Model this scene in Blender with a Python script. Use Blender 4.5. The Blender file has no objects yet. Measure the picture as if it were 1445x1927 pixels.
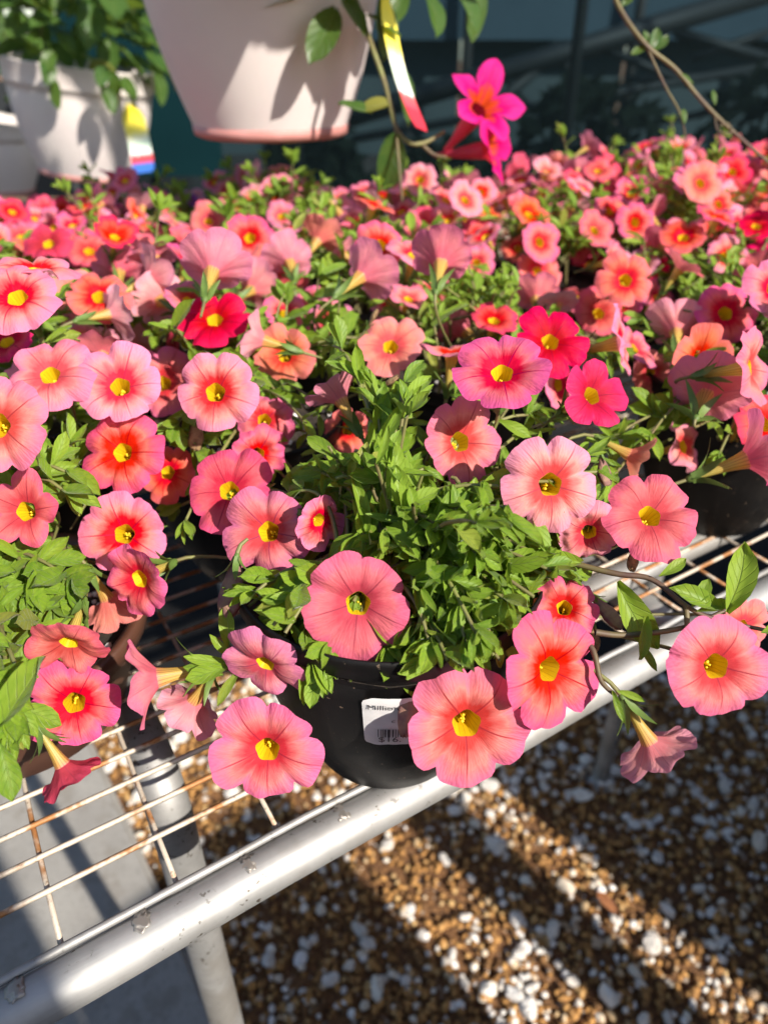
import bpy, bmesh, math, random
import numpy as np
from mathutils import Vector, Matrix, noise
from mathutils.bvhtree import BVHTree

random.seed(7)
rng = np.random.default_rng(7)
R = math.radians
scene = bpy.context.scene
COL = scene.collection

# ------------------------------------------------------------------ camera, sky, sun, exposure
CAM_Z, PITCH, FPX = 0.895, R(33.0), 1337.0
cam_d = bpy.data.cameras.new("camera")
cam = bpy.data.objects.new("camera", cam_d); COL.objects.link(cam)
cam.location = (0, 0, CAM_Z)
cam.rotation_euler = (math.pi / 2 - PITCH, 0, 0)
cam_d.sensor_fit = 'VERTICAL'; cam_d.sensor_height = 34.6; cam_d.sensor_width = 25.95; cam_d.lens = 24.0
cam_d.clip_start = 0.01; cam_d.clip_end = 500
cam_d.dof.use_dof = True; cam_d.dof.focus_distance = 0.262; cam_d.dof.aperture_fstop = 8.0
scene.camera = cam

SUN = Vector((0.68, -0.73, 0)).normalized() * math.cos(R(36)); SUN.z = math.sin(R(36))
world = bpy.data.worlds.new("World"); scene.world = world; world.use_nodes = True
wn = world.node_tree; bg = wn.nodes["Background"]
sky = wn.nodes.new("ShaderNodeTexSky"); sky.sky_type = 'NISHITA'; sky.sun_disc = False
sky.sun_elevation = R(36); sky.sun_rotation = math.atan2(SUN.x, SUN.y)
wn.links.new(sky.outputs[0], bg.inputs[0]); bg.inputs[1].default_value = 0.112
sun_d = bpy.data.lights.new("sun", 'SUN'); sun_d.energy = 5.0; sun_d.angle = R(0.8); sun_d.color = (1.0, 0.925, 0.82)
sun_o = bpy.data.objects.new("sun", sun_d); COL.objects.link(sun_o)
sun_o.rotation_euler = SUN.to_track_quat('Z', 'Y').to_euler(); sun_o.location = SUN * 6
vs = scene.view_settings
vs.view_transform = 'Standard'; vs.look = 'None'; vs.exposure = 0.90; vs.gamma = 1.0; vs.use_curve_mapping = False
scene.cycles.use_denoising = True
scene.cycles.max_bounces = 5; scene.cycles.transparent_max_bounces = 6; scene.cycles.adaptive_threshold = 0.02
scene.cycles.caustics_reflective = False; scene.cycles.caustics_refractive = False

CF = Vector((0, math.cos(PITCH), -math.sin(PITCH))); CU = Vector((0, math.sin(PITCH), math.cos(PITCH))); CR = Vector((1, 0, 0))
CAM = Vector((0, 0, CAM_Z))
def at(u, v, depth):                      # a photo pixel at a depth in metres -> a point in the place
    return CAM + (CF + CR * ((u - 722.5) / FPX) - CU * ((v - 963.5) / FPX)) * depth
def at_z(u, v, z):                        # a photo pixel on a level plane
    d = CF + CR * ((u - 722.5) / FPX) - CU * ((v - 963.5) / FPX)
    return CAM + d * ((z - CAM_Z) / d.z)
def camdir(fx, fy, fz):                   # right, up, towards the viewer
    return (CR * fx + CU * fy - CF * fz).normalized()
def proj(p):
    q = p - CAM; d = q.dot(CF)
    if d < 0.02: return None
    return 722.5 + FPX * q.x / d, 963.5 - FPX * q.dot(CU) / d, d

# ------------------------------------------------------------------ object helpers
def tag(o, label=None, cat=None, group=None, kind=None):
    if label: o["label"] = label
    if cat: o["category"] = cat
    if group: o["group"] = group
    if kind: o["kind"] = kind
    return o
def link(name, me, parent=None, m=None, mat=None):
    o = bpy.data.objects.new(name, me); COL.objects.link(o)
    if parent is not None: o.parent = parent
    if m is not None: o.matrix_basis = m
    if mat is not None and me is not None and not me.materials: me.materials.append(mat)
    return o
def empty(name, loc):
    o = bpy.data.objects.new(name, None); COL.objects.link(o); o.location = loc; o.empty_display_size = 0.02
    return o
def mesh(name, vs_, fs, mat=None, smooth=True, uvs=None):
    me = bpy.data.meshes.new(name); me.from_pydata(vs_, [], fs)
    if mat: me.materials.append(mat)
    if smooth: me.polygons.foreach_set("use_smooth", [True] * len(me.polygons))
    if uvs is not None:
        l = me.uv_layers.new(name="UVMap"); l.data.foreach_set("uv", np.array(uvs, dtype=np.float32).ravel())
    me.update(); return me
def tube_geo(pts, rad, n=8, caps=True):
    pts = [Vector(p) for p in pts]; rads = rad if isinstance(rad, (list, tuple)) else [rad] * len(pts)
    V, F = [], []; prev = None
    for i, p in enumerate(pts):
        t = (pts[min(i + 1, len(pts) - 1)] - pts[max(i - 1, 0)]).normalized()
        if prev is None: a = t.orthogonal().normalized()
        else:
            a = prev - t * prev.dot(t)
            a = a.normalized() if a.length > 1e-6 else t.orthogonal().normalized()
        prev = a; b = t.cross(a)
        for k in range(n):
            q = 2 * math.pi * k / n
            V.append(p + (a * math.cos(q) + b * math.sin(q)) * rads[i])
    for i in range(len(pts) - 1):
        for k in range(n):
            k2 = (k + 1) % n
            F.append((i * n + k, i * n + k2, (i + 1) * n + k2, (i + 1) * n + k))
    if caps:
        F.append(tuple(range(n - 1, -1, -1))); F.append(tuple((len(pts) - 1) * n + k for k in range(n)))
    return V, F
def tube(name, pts, rad, mat, parent=None, n=8, origin=Vector((0, 0, 0))):
    V, F = tube_geo([Vector(p) - origin for p in pts], rad, n)
    return link(name, mesh(name, V, F, mat), parent)
def lathe_geo(prof, n=48, cap_bottom=True, wob=None):
    V, F = [], []
    for (r, z) in prof:
        for k in range(n):
            a = 2 * math.pi * k / n; rr = r * (wob(a, z) if wob else 1)
            V.append((rr * math.cos(a), rr * math.sin(a), z))
    for i in range(len(prof) - 1):
        for k in range(n):
            k2 = (k + 1) % n
            F.append((i * n + k, i * n + k2, (i + 1) * n + k2, (i + 1) * n + k))
    if cap_bottom: F.append(tuple(range(n - 1, -1, -1)))
    return V, F
def bez(a, b, c, n):
    return [a * (1 - t) ** 2 + b * 2 * t * (1 - t) + c * t * t for t in [i / (n - 1) for i in range(n)]]
def spline(pts, n=6):
    P = [pts[0]] + list(pts) + [pts[-1]]; out = []
    for i in range(1, len(P) - 2):
        for k in range(n):
            t = k / n; a, b, c, d = P[i - 1], P[i], P[i + 1], P[i + 2]
            out.append(0.5 * ((2 * b) + (c - a) * t + (2 * a - 5 * b + 4 * c - d) * t * t + (3 * b - a - 3 * c + d) * t ** 3))
    out.append(P[-2]); return out
def box_geo(cx, cy, cz, sx, sy, sz, ax=Vector((1, 0, 0)), ay=Vector((0, 1, 0))):
    az = ax.cross(ay); c = Vector((cx, cy, cz)); V = []
    for i in (-1, 1):
        for j in (-1, 1):
            for k in (-1, 1): V.append(c + ax * (i * sx / 2) + ay * (j * sy / 2) + az * (k * sz / 2))
    return V, [(0, 1, 3, 2), (4, 6, 7, 5), (0, 4, 5, 1), (2, 3, 7, 6), (0, 2, 6, 4), (1, 5, 7, 3)]

# ------------------------------------------------------------------ materials
class NT:
    def __init__(s, name):
        s.m = bpy.data.materials.new(name); s.m.use_nodes = True
        s.t = s.m.node_tree; s.t.nodes.clear(); s.out = s.t.nodes.new("ShaderNodeOutputMaterial")
    def n(s, typ, props=None, **ins):
        nd = s.t.nodes.new("ShaderNode" + typ)
        for k, v in (props or {}).items(): setattr(nd, k, v)
        for k, v in ins.items():
            key = int(k[1:]) if k[0] == 'i' and k[1:].isdigit() else k.replace('_', ' ')
            s.set(nd.inputs[key], v)
        return nd
    def set(s, sock, v):
        if hasattr(v, "outputs"): v = v.outputs[0]
        if hasattr(v, "is_linked") or isinstance(v, bpy.types.NodeSocket): s.t.links.new(v, sock)
        else:
            if isinstance(v, tuple) and len(v) == 3 and sock.type == 'RGBA': v = v + (1,)
            sock.default_value = v
    def math(s, op, a, b=0.0, c=0.0, clamp=False): return s.n("Math", {"operation": op, "use_clamp": clamp}, i0=a, i1=b, i2=c).outputs[0]
    def mix(s, f, a, b, mode='MIX'):
        nd = s.n("Mix", {"data_type": 'RGBA', "blend_type": mode}); s.set(nd.inputs[0], f); s.set(nd.inputs[6], a); s.set(nd.inputs[7], b)
        return nd.outputs[2]
    def ss(s, v, a, b):
        return s.n("MapRange", {"interpolation_type": 'SMOOTHSTEP'}, Value=v, From_Min=a, From_Max=b).outputs[0]
    def ramp(s, f, stops):
        nd = s.n("ValToRGB"); cr = nd.color_ramp
        while len(cr.elements) < len(stops): cr.elements.new(0.5)
        for e, (p, c) in zip(cr.elements, stops): e.position = p; e.color = tuple(c) + (1,)
        s.set(nd.inputs[0], f); return nd.outputs[0]
    def noise(s, vec, scale, detail=2.0, rough=0.5, dim='3D'):
        nd = s.n("TexNoise", {"noise_dimensions": dim}, Scale=scale, Detail=detail, Roughness=rough)
        if vec is not None: s.set(nd.inputs["Vector"], vec)
        return nd.outputs[0]
    def coord(s, which="Object"): return s.n("TexCoord").outputs[which]
    def bump(s, h, strength, dist): return s.n("Bump", Strength=strength, Distance=dist, Height=h).outputs[0]
    def surf(s, sh): s.t.links.new(sh.outputs[0] if hasattr(sh, "outputs") else sh, s.out.inputs[0]); return s.m
    def pbsdf(s, **k): return s.n("BsdfPrincipled", None, **k)

def rand_val(M):                                  # per-leaf random number: object random + attribute of joined leaves
    oi = M.n("ObjectInfo").outputs["Random"]
    at_ = M.n("Attribute", {"attribute_name": "rnd"}).outputs["Fac"]
    return M.math('FRACT', M.math('ADD', oi, at_))

def petal_mat(name, centre, mid, edge, back, vein, mid_at=0.42, translu=0.38):
    M = NT(name); uv = M.n("UVMap"); sp = M.n("SeparateXYZ", None, i0=uv.outputs[0]); u, v = sp.outputs[0], sp.outputs[1]
    rnd = M.n("ObjectInfo").outputs["Random"]
    d = M.math('ABSOLUTE', M.math('SUBTRACT', M.math('FRACT', u), 0.5))
    w = M.math('MULTIPLY', d, M.math('ADD', v, 0.05))
    vein1 = M.math('SUBTRACT', 1.0, M.ss(w, 0.003, 0.017))
    vein1 = M.math('MULTIPLY', vein1, M.math('SUBTRACT', 1.0, M.math('MULTIPLY', M.ss(v, 0.55, 1.0), 0.75)))
    cv = M.n("CombineXYZ", None, i0=M.math('MULTIPLY', u, 5.0), i1=M.math('MULTIPLY', v, 2.2), i2=M.math('MULTIPLY', rnd, 60.0))
    st = M.noise(cv.outputs[0], 1.0, 3.0, 0.6)
    cv2 = M.n("CombineXYZ", None, i0=M.math('MULTIPLY', u, 26.0), i1=M.math('MULTIPLY', v, 5.0), i2=M.math('MULTIPLY', rnd, 30.0))
    st2 = M.noise(cv2.outputs[0], 1.0, 2.0, 0.55)
    cl = M.noise(M.coord(), 1.7, 2.0, 0.5)
    t = M.math('ADD', v, M.math('ADD', M.math('MULTIPLY', M.math('SUBTRACT', st, 0.5), 0.40), M.math('MULTIPLY', M.math('SUBTRACT', cl, 0.5), 0.35)))
    t = M.math('SUBTRACT', t, 0.05)
    base = M.ramp(t, [(0.25, centre), (0.42, tuple(c * 0.5 + m * 0.5 for c, m in zip(centre, mid))), (mid_at + .13, mid), (0.80, tuple(e * 0.7 + m * 0.3 for e, m in zip(edge, mid))), (0.95, edge)])
    base = M.mix(M.math('MULTIPLY', M.ss(st2, 0.45, 0.8), M.math('SUBTRACT', 0.20, M.math('MULTIPLY', v, 0.15))), base, vein)
    base = M.mix(M.math('MULTIPLY', vein1, 0.90), base, vein)
    geo = M.n("NewGeometry"); base = M.mix(M.math('MULTIPLY', geo.outputs["Backfacing"], 0.5), base, back)
    hs = M.n("HueSaturation", None, Hue=M.math('ADD', 0.490, M.math('MULTIPLY', rnd, 0.016)), Saturation=M.math('ADD', 0.88, M.math('MULTIPLY', M.math('FRACT', M.math('MULTIPLY', rnd, 7.3)), 0.2)),
             Value=M.math('ADD', 0.92, M.math('MULTIPLY', M.math('FRACT', M.math('MULTIPLY', rnd, 3.7)), 0.14)), Color=base)
    bmp = M.bump(M.math('SUBTRACT', M.noise(cv2.outputs[0], 1.0, 1.0), M.math('MULTIPLY', vein1, 0.5)), 0.16, 0.03)
    p = M.pbsdf(Base_Color=hs, Roughness=0.55, Normal=bmp); p.inputs["Specular IOR Level"].default_value = 0.12
    tr = M.n("BsdfTranslucent", None, Color=hs, Normal=bmp)
    mx = M.n("MixShader", None, i0=translu, i1=p, i2=tr)
    return M.surf(mx)

PET = {
    'p': petal_mat("petal_pink_salmon", (.60, .003, .010), (.79, .180, .165), (.75, .118, .280), (.70, .27, .34), (.36, .003, .022), 0.42),
    'l': petal_mat("petal_light_pink", (.64, .008, .014), (.80, .265, .235), (.77, .230, .380), (.74, .40, .42), (.40, .008, .04), 0.42),
    'r': petal_mat("petal_coral_red", (.54, .002, .008), (.75, .100, .095), (.71, .056, .145), (.66, .17, .21), (.30, .002, .016), 0.50),
    's': petal_mat("petal_salmon_orange", (.64, .010, .006), (.78, .195, .105), (.76, .175, .175), (.74, .33, .24), (.40, .010, .014), 0.46),
    'h': petal_mat("petal_crimson", (.42, .002, .012), (.60, .008, .055), (.64, .018, .095), (.60, .08, .15), (.26, .001, .02), 0.5),
    'w': petal_mat("petal_mauve_pink", (.60, .006, .014), (.74, .175, .185), (.67, .122, .280), (.64, .23, .32), (.34, .006, .06), 0.44),
    'v': petal_mat("petal_violet", (.22, .02, .18), (.34, .08, .38), (.36, .10, .44), (.42, .2, .42), (.15, .01, .15), 0.40),
}

def tube_mat():
    M = NT("petal_tube_yellow"); uv = M.n("UVMap"); sp = M.n("SeparateXYZ", None, i0=uv.outputs[0]); u, v = sp.outputs[0], sp.outputs[1]
    d = M.math('ABSOLUTE', M.math('SUBTRACT', M.math('FRACT', M.math('MULTIPLY', u, 3.0)), 0.5))
    ln = M.math('SUBTRACT', 1.0, M.ss(d, 0.03, 0.13))
    nz = M.noise(M.coord(), 5.0, 2.0)
    geo = M.n("NewGeometry").outputs["Backfacing"]        # outside of the funnel
    inn = M.mix(M.math('MULTIPLY', ln, M.math('MULTIPLY', M.ss(v, 0.04, 0.25), 0.45)), (.78, .53, .008), (.36, .17, .008))
    outc = M.ramp(M.math('ADD', v, M.math('MULTIPLY', M.math('SUBTRACT', nz, .5), .2)), [(0.0, (.70, .24, .17)), (0.22, (.60, .32, .09)), (0.6, (.52, .38, .08)), (1.0, (.34, .36, .09))])
    outc = M.mix(M.math('MULTIPLY', ln, 0.75), outc, (.16, .035, .015))
    col = M.mix(geo, inn, outc)
    p = M.pbsdf(Base_Color=col, Roughness=0.5); tr = M.n("BsdfTranslucent", None, Color=col)
    return M.surf(M.n("MixShader", None, i0=0.35, i1=p, i2=tr))
TUBE = tube_mat()

def leaf_mat(name, c1, c2, tip, translu=0.35, rough=0.5, midrib=(.26, .36, .10), spec=0.35, hair=True):
    M = NT(name); uv = M.n("UVMap"); sp = M.n("SeparateXYZ", None, i0=uv.outputs[0]); u, v = sp.outputs[0], sp.outputs[1]
    rnd = rand_val(M)
    cv = M.n("CombineXYZ", None, i0=M.math('ADD', M.math('MULTIPLY', u, 2.2), M.math('MULTIPLY', rnd, 40.0)), i1=M.math('MULTIPLY', v, 3.0), i2=0.0)
    nz = M.noise(cv.outputs[0], 1.6, 2.0)
    base = M.mix(rnd, c1, c2)
    base = M.mix(M.math('MULTIPLY', M.ss(nz, .35, .75), 0.5), base, tip)
    yel = M.ss(M.math('FRACT', M.math('MULTIPLY', rnd, 13.7)), 0.93, 0.99)
    base = M.mix(M.math('MULTIPLY', yel, 0.6), base, (.30, .26, .05))
    dm = M.math('ABSOLUTE', M.math('SUBTRACT', u, 0.5))
    rib = M.math('SUBTRACT', 1.0, M.ss(dm, 0.006, 0.035))
    side = M.math('ABSOLUTE', M.math('SUBTRACT', M.math('FRACT', M.math('SUBTRACT', M.math('MULTIPLY', v, 6.0), M.math('MULTIPLY', dm, 4.0))), 0.5))
    sv = M.math('SUBTRACT', 1.0, M.ss(side, 0.02, 0.10))
    base = M.mix(M.math('MULTIPLY', rib, 0.5), base, midrib)
    base = M.mix(M.math('MULTIPLY', sv, 0.10), base, midrib)
    geo = M.n("NewGeometry").outputs["Backfacing"]
    base = M.mix(M.math('MULTIPLY', geo, 0.4), base, (.16, .24, .09))
    h = M.math('ADD', M.math('MULTIPLY', rib, -0.9), M.math('MULTIPLY', sv, -0.35))
    bmp = M.bump(h, 0.45, 0.03)
    p = M.pbsdf(Base_Color=base, Roughness=rough, Normal=bmp); p.inputs["Specular IOR Level"].default_value = spec
    if hair:
        p.inputs["Sheen Weight"].default_value = 0.15; p.inputs["Sheen Roughness"].default_value = 0.4
    tr = M.n("BsdfTranslucent", None, Color=M.mix(0.5, base, (.36, .48, .02)), Normal=bmp)
    return M.surf(M.n("MixShader", None, i0=translu, i1=p, i2=tr))
LEAF = leaf_mat("leaf_green", (.110, .215, .015), (.215, .335, .026), (.27, .38, .040), 0.42)
LEAF2 = leaf_mat("leaf_glossy", (.030, .085, .016), (.055, .115, .022), (.075, .125, .022), 0.32, 0.40, (.13, .19, .05), 0.35, False)

def plain(name, col, rough=0.6, metal=0.0, nscale=0.0, namt=0.0, col2=None, bump=0.0, bscale=None, spec=0.5, translu=0.0):
    M = NT(name); c = col
    if col2 is not None: c = M.mix(M.ss(M.noise(M.coord(), nscale, 4.0, 0.6), 0.5 - namt, 0.5 + namt), col, col2)
    p = M.pbsdf(Base_Color=c, Roughness=rough, Metallic=metal); p.inputs["Specular IOR Level"].default_value = spec
    if bump: M.set(p.inputs["Normal"], M.bump(M.noise(M.coord(), bscale or nscale, 4.0), bump, 0.002))
    if translu:
        tr = M.n("BsdfTranslucent", None, Color=c); return M.surf(M.n("MixShader", None, i0=translu, i1=p, i2=tr))
    return M.surf(p)
STEM = plain("stem_purple_green", (.12, .10, .035), 0.6, 0, 60, .2, (.075, .035, .028))
STEMG = plain("stem_green", (.17, .19, .05), 0.6, 0, 60, .25, (.12, .085, .04))
CALYX = plain("calyx_green", (.13, .21, .04), 0.55, 0, 3, .3, (.09, .15, .03), translu=0.25)
STAMEN = plain("stamen_yellow", (.78, .56, .02), 0.5, translu=0.2)
WILT = plain("wilted_petal_mauve", (.34, .20, .13), 0.75, 0, 1.6, .18, (.21, .085, .10), 0.25, 5, translu=0.3)
DRY = plain("dried_petal_brown", (.40, .27, .13), 0.85, 0, 2, .25, (.16, .08, .04), 0.25, 5, translu=0.25)
BLACKPOT = plain("black_pot_plastic", (.0050, .0045, .0045), 0.5, 0, 40, .3, (.008, .007, .007), 0.12, 25, spec=0.16)
def black_m():
    M = NT("black_pot_plastic"); co = M.coord(); n1 = M.noise(co, 30.0, 4.0, .65); n2 = M.noise(co, 420.0, 2.0)
    mp = M.n("Mapping", None, Vector=co, Scale=(160.0, 160.0, 8.0)); st = M.noise(mp.outputs[0], 1.0, 3.0, .6)
    c = M.mix(M.math('MULTIPLY', M.ss(n1, .5, .75), .6), (.0045, .004, .004), (.016, .014, .012))
    c = M.mix(M.math('MULTIPLY', M.ss(st, .55, .8), .35), c, (.022, .019, .016)); c = M.mix(M.math('MULTIPLY', M.ss(n2, .70, .74), .8), c, (.14, .10, .07))
    p = M.pbsdf(Base_Color=c, Roughness=M.math('ADD', .42, M.math('MULTIPLY', n1, .2)), Normal=M.bump(st, .12, .002)); p.inputs["Specular IOR Level"].default_value = .2
    return M.surf(p)
BLACKPOT = black_m()
BROWNPOT = plain("brown_pot_plastic", (.085, .035, .02), 0.5, 0, 30, .3, (.06, .026, .016), 0.2, 60)
SOIL = plain("potting_soil", (.030, .020, .013), 0.95, 0, 160, .2, (.010, .007, .005), 0.8, 220)
PERLITE = plain("perlite_white", (.72, .70, .66), 0.9)
WHITEPOT = plain("white_pot_plastic", (.68, .63, .59), 0.42, 0, 9, .3, (.63, .56, .55), 0.05, 20, translu=0.06)
PINKDIRT = plain("white_pot_foot_pinkish", (.52, .24, .22), 0.6, 0, 20, .3, (.34, .14, .12))
MANDE = petal_mat("petal_magenta", (.60, .08, .02), (.64, .012, .15), (.68, .035, .25), (.55, .008, .10), (.42, .0, .08), 0.30, 0.42)
MANDET = plain("mandevilla_tube_orange", (.52, .05, .06), 0.5, 0, 12, .3, (.55, .015, .09), translu=0.3)

def galv():
    M = NT("galvanised_steel"); co = M.coord()
    n1 = M.noise(co, 40.0, 4.0, 0.6); n2 = M.noise(co, 260.0, 3.0, 0.6)
    sc = M.n("Mapping", None, Vector=co, Scale=(14.0, 330.0, 330.0)); n3 = M.noise(sc.outputs[0], 1.0, 3.0, 0.65)
    pit = M.math('MULTIPLY', M.ss(n2, 0.60, 0.66), M.ss(n1, 0.50, 0.60)); n5 = M.noise(co, 9.0, 5.0, 0.7)
    c = M.mix(M.ss(n1, .3, .7), (.39, .385, .375), (.29, .288, .28))
    c = M.mix(M.math('MULTIPLY', M.ss(n3, .5, .8), .35), c, (.25, .245, .235))
    c = M.mix(M.math('MULTIPLY', M.ss(n5, .47, .62), .6), c, (.25, .23, .20))
    c = M.mix(pit, c, (.10, .085, .07))
    r = M.math('ADD', 0.50, M.math('ADD', M.math('MULTIPLY', n1, 0.12), M.math('MULTIPLY', n3, .10)))
    p = M.pbsdf(Base_Color=c, Metallic=0.6, Roughness=r, Normal=M.bump(M.math('ADD', n3, M.math('MULTIPLY', n1, .6)), 0.12, 0.001))
    return M.surf(p)
GALV = galv()
def wire_m():
    M = NT("rusty_wire"); co = M.coord(); n1 = M.noise(co, 60.0, 3.0, 0.6); n2 = M.noise(co, 500.0, 2.0)
    c = M.mix(M.ss(n1, .46, .60), (.52, .45, .36), (.34, .15, .05)); c = M.mix(M.math('MULTIPLY', M.ss(n2, .6, .75), .6), c, (.16, .08, .04))
    return M.surf(M.pbsdf(Base_Color=c, Metallic=0.25, Roughness=0.6, Normal=M.bump(n2, 0.3, 0.001)))
WIRE = wire_m()
WELD = plain("weld_scar", (.37, .35, .32), 0.5, 0.5, 1.2, .3, (.24, .21, .18), 0.4, 3)
def concrete_m():
    M = NT("concrete"); co = M.coord()
    c = M.mix(M.ss(M.noise(co, 9.0, 5.0, .65), .35, .65), (.27, .26, .24), (.22, .21, .195))
    c = M.mix(M.math('MULTIPLY', M.ss(M.noise(co, 220.0, 2.0), .55, .7), .45), c, (.15, .14, .13)); c = M.mix(M.math('MULTIPLY', M.ss(M.noise(co, 22.0, 5.0, .7), .52, .66), .5), c, (.16, .14, .115))
    return M.surf(M.pbsdf(Base_Color=c, Roughness=0.9, Normal=M.bump(M.noise(co, 150.0, 4.0), 0.25, 0.002)))
CONC = concrete_m()
def ground_m():
    M = NT("brown_grit"); co = M.coord()
    c = M.mix(M.ss(M.noise(co, 160.0, 4.0, .7), .4, .6), (.21, .10, .035), (.09, .042, .018))
    c = M.mix(M.ss(M.noise(co, 70.0, 2.0), .62, .72), c, (.45, .40, .33))
    return M.surf(M.pbsdf(Base_Color=c, Roughness=0.95, Normal=M.bump(M.noise(co, 200.0, 3.0), 0.9, 0.006)))
GRIT = ground_m()
def grain_m():
    M = NT("brown_grains"); a = M.n("Attribute", {"attribute_name": "rnd"}).outputs["Fac"]
    c = M.ramp(a, [(0.0, (.11, .052, .018)), (0.42, (.29, .145, .042)), (0.72, (.42, .215, .062)), (0.88, (.42, .27, .11)), (1.0, (.60, .54, .45))])
    return M.surf(M.pbsdf(Base_Color=c, Roughness=0.85))
GRAIN = grain_m()
def pebble_m():
    M = NT("white_pebble"); r = rand_val(M)
    c = M.ramp(r, [(0.0, (.52, .48, .43)), (0.5, (.70, .68, .65)), (0.82, (.66, .60, .50)), (1.0, (.36, .24, .14))])
    c = M.mix(M.math('MULTIPLY', M.ss(M.noise(M.coord(), 2.5, 4.0), .5, .7), .35), c, (.40, .30, .20))
    return M.surf(M.pbsdf(Base_Color=c, Roughness=0.75, Normal=M.bump(M.noise(M.coord(), 4.0, 4.0), 0.4, 0.1)))
PEBBLE = pebble_m()

# ------------------------------------------------------------------ the setting: ground, gravel, path
ground = link("ground", mesh("ground", [(-60, -60, 0), (60, -60, 0), (60, 90, 0), (-60, 90, 0)], [(0, 1, 2, 3)], GRIT, False))
tag(ground, "brown gritty gravel ground under the benches", kind="structure")
E1 = Vector((math.cos(R(32)), math.sin(R(32)), 0)); E2 = Vector((-E1.y, E1.x, 0)); Z = Vector((0, 0, 1))
BZ = 0.62                                          # height of the wire top
def slab_side(p):                                  # signed distance to the right edge of the path
    a = Vector((-0.404, 0.66)); d = Vector((0.212, -0.297)).normalized()
    q = Vector((p[0], p[1])) - a; return d.x * q.y - d.y * q.x
a0 = Vector((-0.404, 0.66, 0)); d0 = Vector((0.212, -0.297, 0)).normalized(); l0 = Vector((d0.y, -d0.x, 0))
if l0.x > 0: l0 = -l0
V, F = [], []
corners = [a0 - d0 * 0.62, a0 + d0 * 3.0, a0 + d0 * 3.0 + l0 * 1.1, a0 - d0 * 0.62 + l0 * 1.1]
bm = bmesh.new()
top = [bm.verts.new((c.x, c.y, 0.03)) for c in corners]; bot = [bm.verts.new((c.x, c.y, -0.05)) for c in corners]
bm.faces.new(top if (corners[1] - corners[0]).cross(corners[2] - corners[1]).z > 0 else top[::-1])
for i in range(4): bm.faces.new((top[i], top[(i + 1) % 4], bot[(i + 1) % 4], bot[i]))
bmesh.ops.bevel(bm, geom=[e for e in bm.edges if all(v_.co.z > 0 for v_ in e.verts)], offset=0.008, segments=3, affect='EDGES')
bmesh.ops.recalc_face_normals(bm, faces=bm.faces)
me = bpy.data.meshes.new("concrete_path"); bm.to_mesh(me); bm.free(); me.materials.append(CONC)
tag(link("concrete_path", me), "grey concrete path slab under the wire bench", kind="structure")
def on_slab(x, y): 
    q = Vector((x, y, 0)) - a0; return q.dot(l0) > -0.004 and q.dot(d0) > -0.63

SHADE_SHEET = plain("black_shade_sheet", (.010, .010, .011), 0.9, 0, 14, .3, (.018, .017, .016), .4, 400, spec=.15)  # black sheet stands in for the deep shade beneath the bench
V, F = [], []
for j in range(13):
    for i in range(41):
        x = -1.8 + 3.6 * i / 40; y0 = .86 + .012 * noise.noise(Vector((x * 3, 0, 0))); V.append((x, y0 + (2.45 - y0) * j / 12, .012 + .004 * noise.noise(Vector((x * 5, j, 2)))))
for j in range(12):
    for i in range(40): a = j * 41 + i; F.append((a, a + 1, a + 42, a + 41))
tag(link("ground_shade_sheet", mesh("ground_shade_sheet", V, F, SHADE_SHEET)), "black sheet standing in for deep shade on the ground under the bench", kind="structure")
def ico(sub):
    b = bmesh.new(); bmesh.ops.create_icosphere(b, subdivisions=sub, radius=1.0)
    vv = np.array([v_.co[:] for v_ in b.verts]); ff = np.array([[w.index for w in f.verts] for f in b.faces]); b.free(); return vv, ff
def rot_mats(n):
    q = rng.normal(size=(n, 4)); q /= np.linalg.norm(q, axis=1)[:, None]; w, x, y, z = q.T
    return np.stack([np.stack([1 - 2 * (y * y + z * z), 2 * (x * y - z * w), 2 * (x * z + y * w)], -1), np.stack([2 * (x * y + z * w), 1 - 2 * (x * x + z * z), 2 * (y * z - x * w)], -1),
                     np.stack([2 * (x * z - y * w), 2 * (y * z + x * w), 1 - 2 * (x * x + y * y)], -1)], 1)
def big_mesh(name, verts, faces, mat, rnd=None, uvs=None, smooth=True):      # faces (m,k) array
    me = bpy.data.meshes.new(name); nv, (nf, k) = len(verts), faces.shape
    me.vertices.add(nv); me.vertices.foreach_set("co", np.asarray(verts, dtype=np.float32).ravel())
    me.loops.add(nf * k); me.loops.foreach_set("vertex_index", faces.astype(np.int32).ravel())
    me.polygons.add(nf); me.polygons.foreach_set("loop_start", np.arange(0, nf * k, k, dtype=np.int32))
    me.polygons.foreach_set("loop_total", np.full(nf, k, dtype=np.int32)) if False else None
    me.update(calc_edges=True)
    if smooth: me.polygons.foreach_set("use_smooth", np.ones(nf, dtype=bool))
    if rnd is not None:
        at_ = me.attributes.new("rnd", 'FLOAT', 'POINT'); at_.data.foreach_set("value", np.asarray(rnd, dtype=np.float32))
    if uvs is not None:
        l = me.uv_layers.new(name="UVMap"); l.data.foreach_set("uv", np.asarray(uvs, dtype=np.float32).ravel())
    me.materials.append(mat); me.validate(); return me
def scatter(n, x0, x1, y0, y1, ok):
    p = rng.uniform((x0, y0), (x1, y1), size=(n, 2)); return p[[ok(*q) for q in p]]
iv, if_ = ico(1)
def gravel_ok(x, y): return not on_slab(x, y) and y < .87
P = scatter(26000, -0.75, 1.05, 0.10, 1.15, gravel_ok)
n = len(P); s = rng.uniform(0.0030, 0.0062, n); RM = rot_mats(n); sq = rng.uniform(0.6, 1.15, size=(n, 1, 3))
loc = iv[None] * sq * (1 + 0.18 * rng.normal(size=(n, len(iv), 1)))
W = np.einsum('nij,nkj->nki', RM, loc) * s[:, None, None]; W[:, :, :2] += P[:, None]; W[:, :, 2] += (s * 0.5 + rng.uniform(0, 0.004, n))[:, None]
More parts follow.
